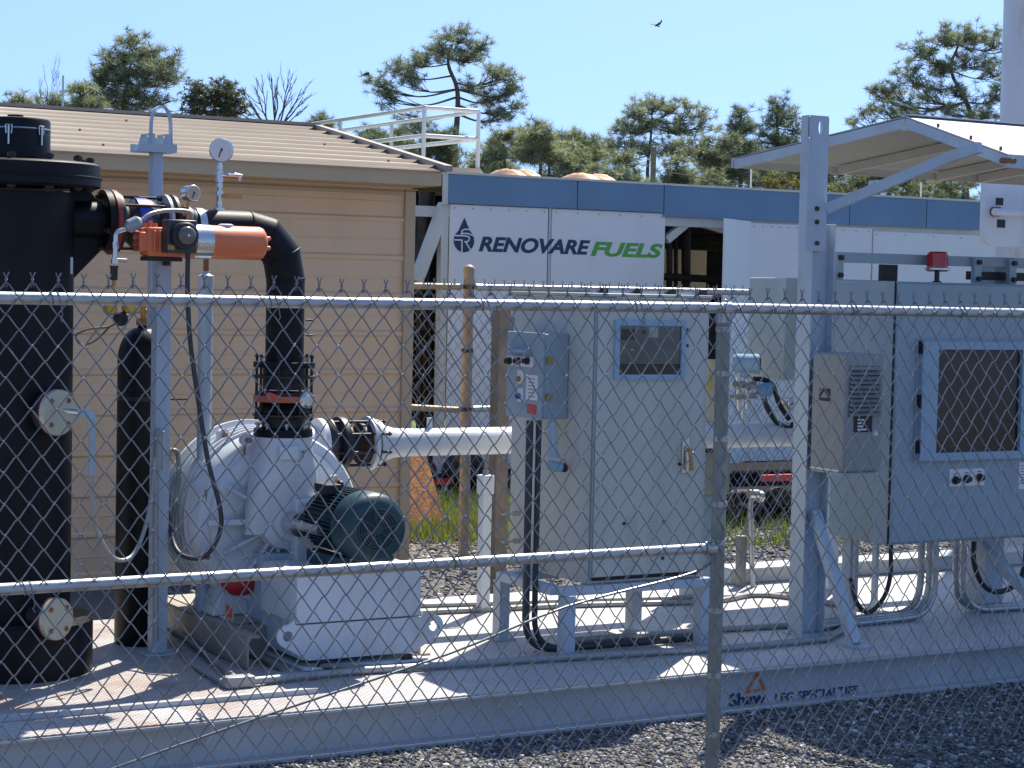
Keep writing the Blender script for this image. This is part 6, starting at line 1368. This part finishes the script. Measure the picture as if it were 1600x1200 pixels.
def forest():
    tree('pine_tree', 'tall spreading pine with forked trunk behind the handrail platform', 'pine tree', 120, [(712, 300), (712, 240), (716, 190), (712, 140), (700, 100), (706, 70)],
         [(716, 62, 24, 16), (690, 78, 26, 18), (744, 78, 16, 16), (725, 92, 30, 16), (655, 98, 22, 14), (625, 108, 26, 14), (592, 130, 16, 14), (605, 148, 20, 10), (645, 130, 22, 10), (778, 118, 28, 16), (802, 140, 16, 14), (770, 152, 26, 16), (735, 140, 22, 10), (808, 165, 12, 10), (780, 185, 24, 12), (640, 200, 26, 18), (610, 165, 12, 8)], 1, 1.25, .46, trunk_r=.34, group=TG)
    tree('pine_tree', 'big round topped pine at the right edge by the white stack', 'pine tree', 110, [(1515, 330), (1513, 260), (1515, 200), (1505, 160), (1490, 110), (1500, 70)],
         [(1500, 60, 22, 16), (1530, 58, 24, 16), (1560, 70, 18, 18), (1470, 62, 26, 16), (1440, 85, 24, 18), (1420, 120, 24, 18), (1400, 148, 24, 16), (1372, 145, 18, 12), (1380, 175, 30, 14), (1470, 110, 24, 20), (1520, 100, 28, 20), (1560, 110, 18, 20), (1450, 150, 26, 18), (1500, 150, 26, 14), (1430, 180, 34, 12), (1555, 150, 20, 18), (1545, 180, 26, 12), (1345, 190, 20, 10), (1490, 178, 30, 12)], 2, 1.3, .46, trunk_r=.36, group=TG)
    tree('pine_tree', 'wide rounded pine standing above the blue roof band right of centre', 'pine tree', 115, [(1012, 330), (1012, 270), (1015, 220), (1020, 190)],
         [(1020, 165, 22, 12), (1050, 168, 24, 14), (1085, 178, 22, 14), (1105, 195, 16, 12), (990, 180, 22, 14), (975, 200, 20, 14), (1010, 195, 30, 16), (1055, 200, 30, 16), (965, 225, 18, 14), (1000, 235, 26, 14), (1050, 235, 30, 16), (1090, 225, 24, 16), (940, 235, 20, 12)], 3, 1.3, .42, group=TG, tone=(.3, 1))
    tree('pine_tree', 'dark upright pine with tiered top left of the canopy column', 'pine tree', 105, [(1152, 330), (1153, 260), (1155, 200), (1155, 180)],
         [(1156, 180, 14, 12), (1150, 205, 22, 14), (1160, 230, 28, 16), (1145, 250, 32, 18), (1165, 270, 34, 16), (1130, 275, 24, 14)], 4, 1.5, .46, group=TG, tone=(0, .5))
    tree('pine_tree', 'dark pine with leaning crown just left of the canopy column', 'pine tree', 108, [(1222, 330), (1222, 250), (1218, 200), (1218, 170)],
         [(1218, 168, 16, 12), (1232, 180, 14, 10), (1215, 190, 24, 14), (1240, 200, 14, 12), (1190, 205, 16, 12), (1205, 222, 28, 14), (1235, 225, 20, 12), (1200, 245, 30, 14), (1225, 262, 34, 14), (1205, 285, 34, 12)], 5, 1.4, .44, group=TG, tone=(0, .6))
    tree('pine_tree', 'tall dense pine above the left part of the shed roof', 'pine tree', 100, [(190, 260), (192, 190), (198, 130), (205, 90)],
         [(205, 68, 20, 14), (225, 82, 20, 16), (245, 95, 24, 18), (265, 110, 18, 14), (195, 92, 24, 18), (170, 98, 20, 14), (215, 115, 30, 18), (175, 122, 26, 16), (155, 125, 18, 12), (245, 130, 28, 16), (270, 120, 12, 10), (200, 145, 34, 18), (165, 150, 26, 16), (240, 160, 34, 18), (195, 172, 34, 14), (145, 150, 16, 12)], 6, .75, .42, group=TG, tone=(.15, .9))
    tree('pine_tree', 'low bushy pine left of the tall dense pine above the shed', 'pine tree', 96, [(130, 240), (130, 190), (128, 160)], [(125, 142, 14, 10), (120, 160, 18, 12), (145, 172, 20, 12), (120, 178, 20, 10)], 7, 1.4, .38, group=TG, tone=(.3, 1))
    tree('pine_tree', 'short pine top at the far left behind the shed roof', 'pine tree', 98, [(28, 230), (28, 190), (28, 165)], [(28, 160, 16, 9), (20, 170, 20, 8), (48, 172, 14, 7)], 8, 1.5, .36, group=TG)
    tree('pine_tree', 'short pine top under the thin bare tree at the left', 'pine tree', 97, [(82, 230), (82, 190), (82, 165)], [(82, 158, 14, 10), (95, 170, 16, 8), (70, 172, 16, 8), (110, 172, 12, 7)], 9, 1.5, .36, group=TG)
    tree('broadleaf_tree', 'rounded leafy tree between the dense pine and the bare tree', 'tree', 95, [(332, 250), (332, 190), (335, 160)], [(318, 142, 18, 10), (350, 140, 16, 12), (335, 155, 26, 14), (300, 152, 16, 12), (362, 158, 14, 14), (345, 176, 30, 12), (305, 172, 22, 12), (375, 175, 12, 10)], 10, 2.2, .22, leaves, None, 16, .03, .1, tone=(0, .6))
    bare_tree('leafless grey tree with fine upright branches above the shed roof', 92, (428, 200), [(386, 150), (396, 138), (408, 130), (418, 124), (428, 122), (440, 125), (452, 130), (462, 140), (470, 152), (478, 172), (392, 168), (384, 178)], 11, .13)
    bare_tree('thin bare treetop at the far left beside the white mast', 92, (78, 185), [(60, 130), (70, 118), (80, 112), (92, 122), (58, 148)], 12, .06)
    specs = [(845, 225, 'rounded light green pine right of the handrail platform', (845, 212, 20), (.35, 1)), (790, 232, 'bushy light green pine just behind the platform corner', (790, 215, 18), (.35, 1)), (885, 240, 'medium pine above the roof between the two tarpaulin bundles', (890, 225, 22), (.2, .9)), (925, 250, 'pine with sparse top above the farther tarpaulin bundle', (918, 238, 18), (.1, .8)), (690, 250, 'low dense pine behind the platform handrail', (680, 225, 26), (0, .6)), (1110, 260, 'bushy pine in the gap left of the dark upright pine', (1110, 225, 18), (.2, .9)), (1290, 280, 'low pine behind the canopy column', (1290, 270, 18), (.1, .8)), (1350, 285, 'low pine seen under the canopy roof, left of its arm', (1350, 275, 20), (.1, .8)), (1425, 290, 'low pine seen under the canopy roof, middle', (1425, 285, 22), (0, .7)), (1500, 290, 'low pine seen under the canopy roof beside the white plate', (1500, 288, 22), (0, .7)), (585, 230, 'small pine top rising behind the shed roof end', (575, 215, 10), (0, .6)), (505, 215, 'tiny pine top on the left of the handrail', (505, 195, 7), (0, .6)),
             (860, 260, 'full light green pine filling the centre right of the platform', (862, 238, 24), (.4, 1)), (760, 260, 'full pine hard against the right side of the platform', (765, 240, 22), (.3, 1)), (960, 270, 'dense low pine left of the wide rounded pine', (962, 258, 20), (.3, 1)), (1060, 275, 'dense low pine under the wide rounded pine', (1060, 262, 24), (.2, .9)), (1115, 280, 'dense low pine at the left end of the canopy', (1118, 262, 22), (.1, .8)), (1180, 285, 'dense low pine between the two dark upright pines', (1180, 262, 24), (.1, .7)), (1260, 280, 'dense low pine right behind the column top', (1262, 262, 22), (.1, .8)), (620, 262, 'pine crown low behind the platform rails', (625, 232, 22), (0, .6)), (905, 255, 'light green pine behind the nearer tarpaulin bundle', (900, 246, 20), (.4, 1)), (1390, 300, 'low pine behind the canopy arm', (1390, 285, 22), (.1, .7)), (1460, 300, 'dense low pine under the canopy near the big pine trunk', (1462, 290, 24), (.1, .7))]
    for i, (px, py, lb, (tx, ty, s_), tn) in enumerate(specs):
        rd = random.Random(50 + i); bl = []
        for k in range(9): bl.append((tx + rd.gauss(0, s_ * .9), ty + rd.uniform(-.2, 1.0) * s_ * 1.9, s_ * rd.uniform(.6, 1), s_ * rd.uniform(.4, .7)))
        bl.append((tx, ty - s_ * .4, s_ * .6, s_ * .5))
        tree('pine_tree', lb, 'pine tree', 88 + (i * 7) % 24, [(px, 340), (px, (ty + 340) / 2), (tx, ty)], bl, 60 + i, 1.25, .40, group=TG, tone=tn, trunk_r=.2)
    tree('flowering_shrub', 'yellow flowering bushes just above the blue roof band left of the column', 'shrub', 60, [(1240, 330), (1240, 310)], [(1205, 296, 16, 8), (1225, 304, 18, 8), (1250, 300, 18, 9), (1275, 308, 16, 7), (1190, 306, 14, 6), (1300, 306, 14, 6)], 30, 3.0, .14, yleaves, None, 14, .02, .1, trunk_r=.06)
forest()
# far wood
def wood_line():
    g = np.random.default_rng(77); n = 20000
    px = g.uniform(-200, 1900, n); d = g.uniform(140, 175, n); hmax = 9.6 + 1.6 * np.sin(px * .013) + 1.0 * np.sin(px * .041 + 1) + .6 * np.sin(px * .11)
    P_ = np.zeros((n, 3))
    for i in range(n): q = at(px[i], 440, Y=d[i]); P_[i] = (q.x, q.y, 0)
    P_[:, 2] = hmax * g.uniform(0, 1, n) ** .8
    v, f = blade_tufts(P_, np.full(n, .8), 14, .05, .2, g); o = raw('far_wood', v, f, leaves, np.repeat(g.uniform(0, .5, n), 42)); kind(tag(o, 'low band of distant woodland along the horizon behind everything', 'woodland'), 'stuff')
wood_line()

def skyline_bits():
    p = at(98, 180, Y=60); z = at(99, 118, Y=60).z; tag(MB().cyl((p.x, 60, 0), (p.x, 60, z), .035, 8).build('mast', white), 'thin pale mast beside the thin bare tree at the far left', 'mast')
    p = at(1020, 285, Y=40); z = at(1020, 231, Y=40).z; tag(MB().cyl((p.x, 40, 0), (p.x, 40, z), .07, 10).cyl((p.x, 40, z - .01), (p.x, 40, z + .02), .05, 10).build('timber_pole', wood), 'short brown timber pole in front of the wide rounded pine', 'pole')
    for i, (a, b, lb) in enumerate((((1040, 268), (1560, 322), 'upper overhead cable crossing the trees behind the canopy'), ((1080, 292), (1560, 330), 'lower overhead cable crossing the trees behind the canopy'))):
        A = at(a[0], a[1], Y=38); B = at(b[0], b[1], Y=44); pts = [A.lerp(B, k / 16) - Vector((0, 0, .25 * math.sin(math.pi * k / 16))) for k in range(17)]
        tag(MB().tube(pts, .012, 5).build('overhead_cable', rubber), lb, 'cable', 'overhead cables')
    p = at(1232, 300, Y=30); 
    for px, lb in ((1172, 'thin pale whip pole above the roof band, left one'), (1438, 'thin pale whip pole under the canopy, right one')):
        p = at(px, 330, Y=14.8); z = at(px, 285 if px > 1300 else 262, Y=14.8).z; tag(MB().cyl((p.x, 14.8, 2.38), (p.x, 14.8, z), .008, 6).build('whip_pole', framew), lb, 'pole', 'thin poles on the plant roof')
skyline_bits()
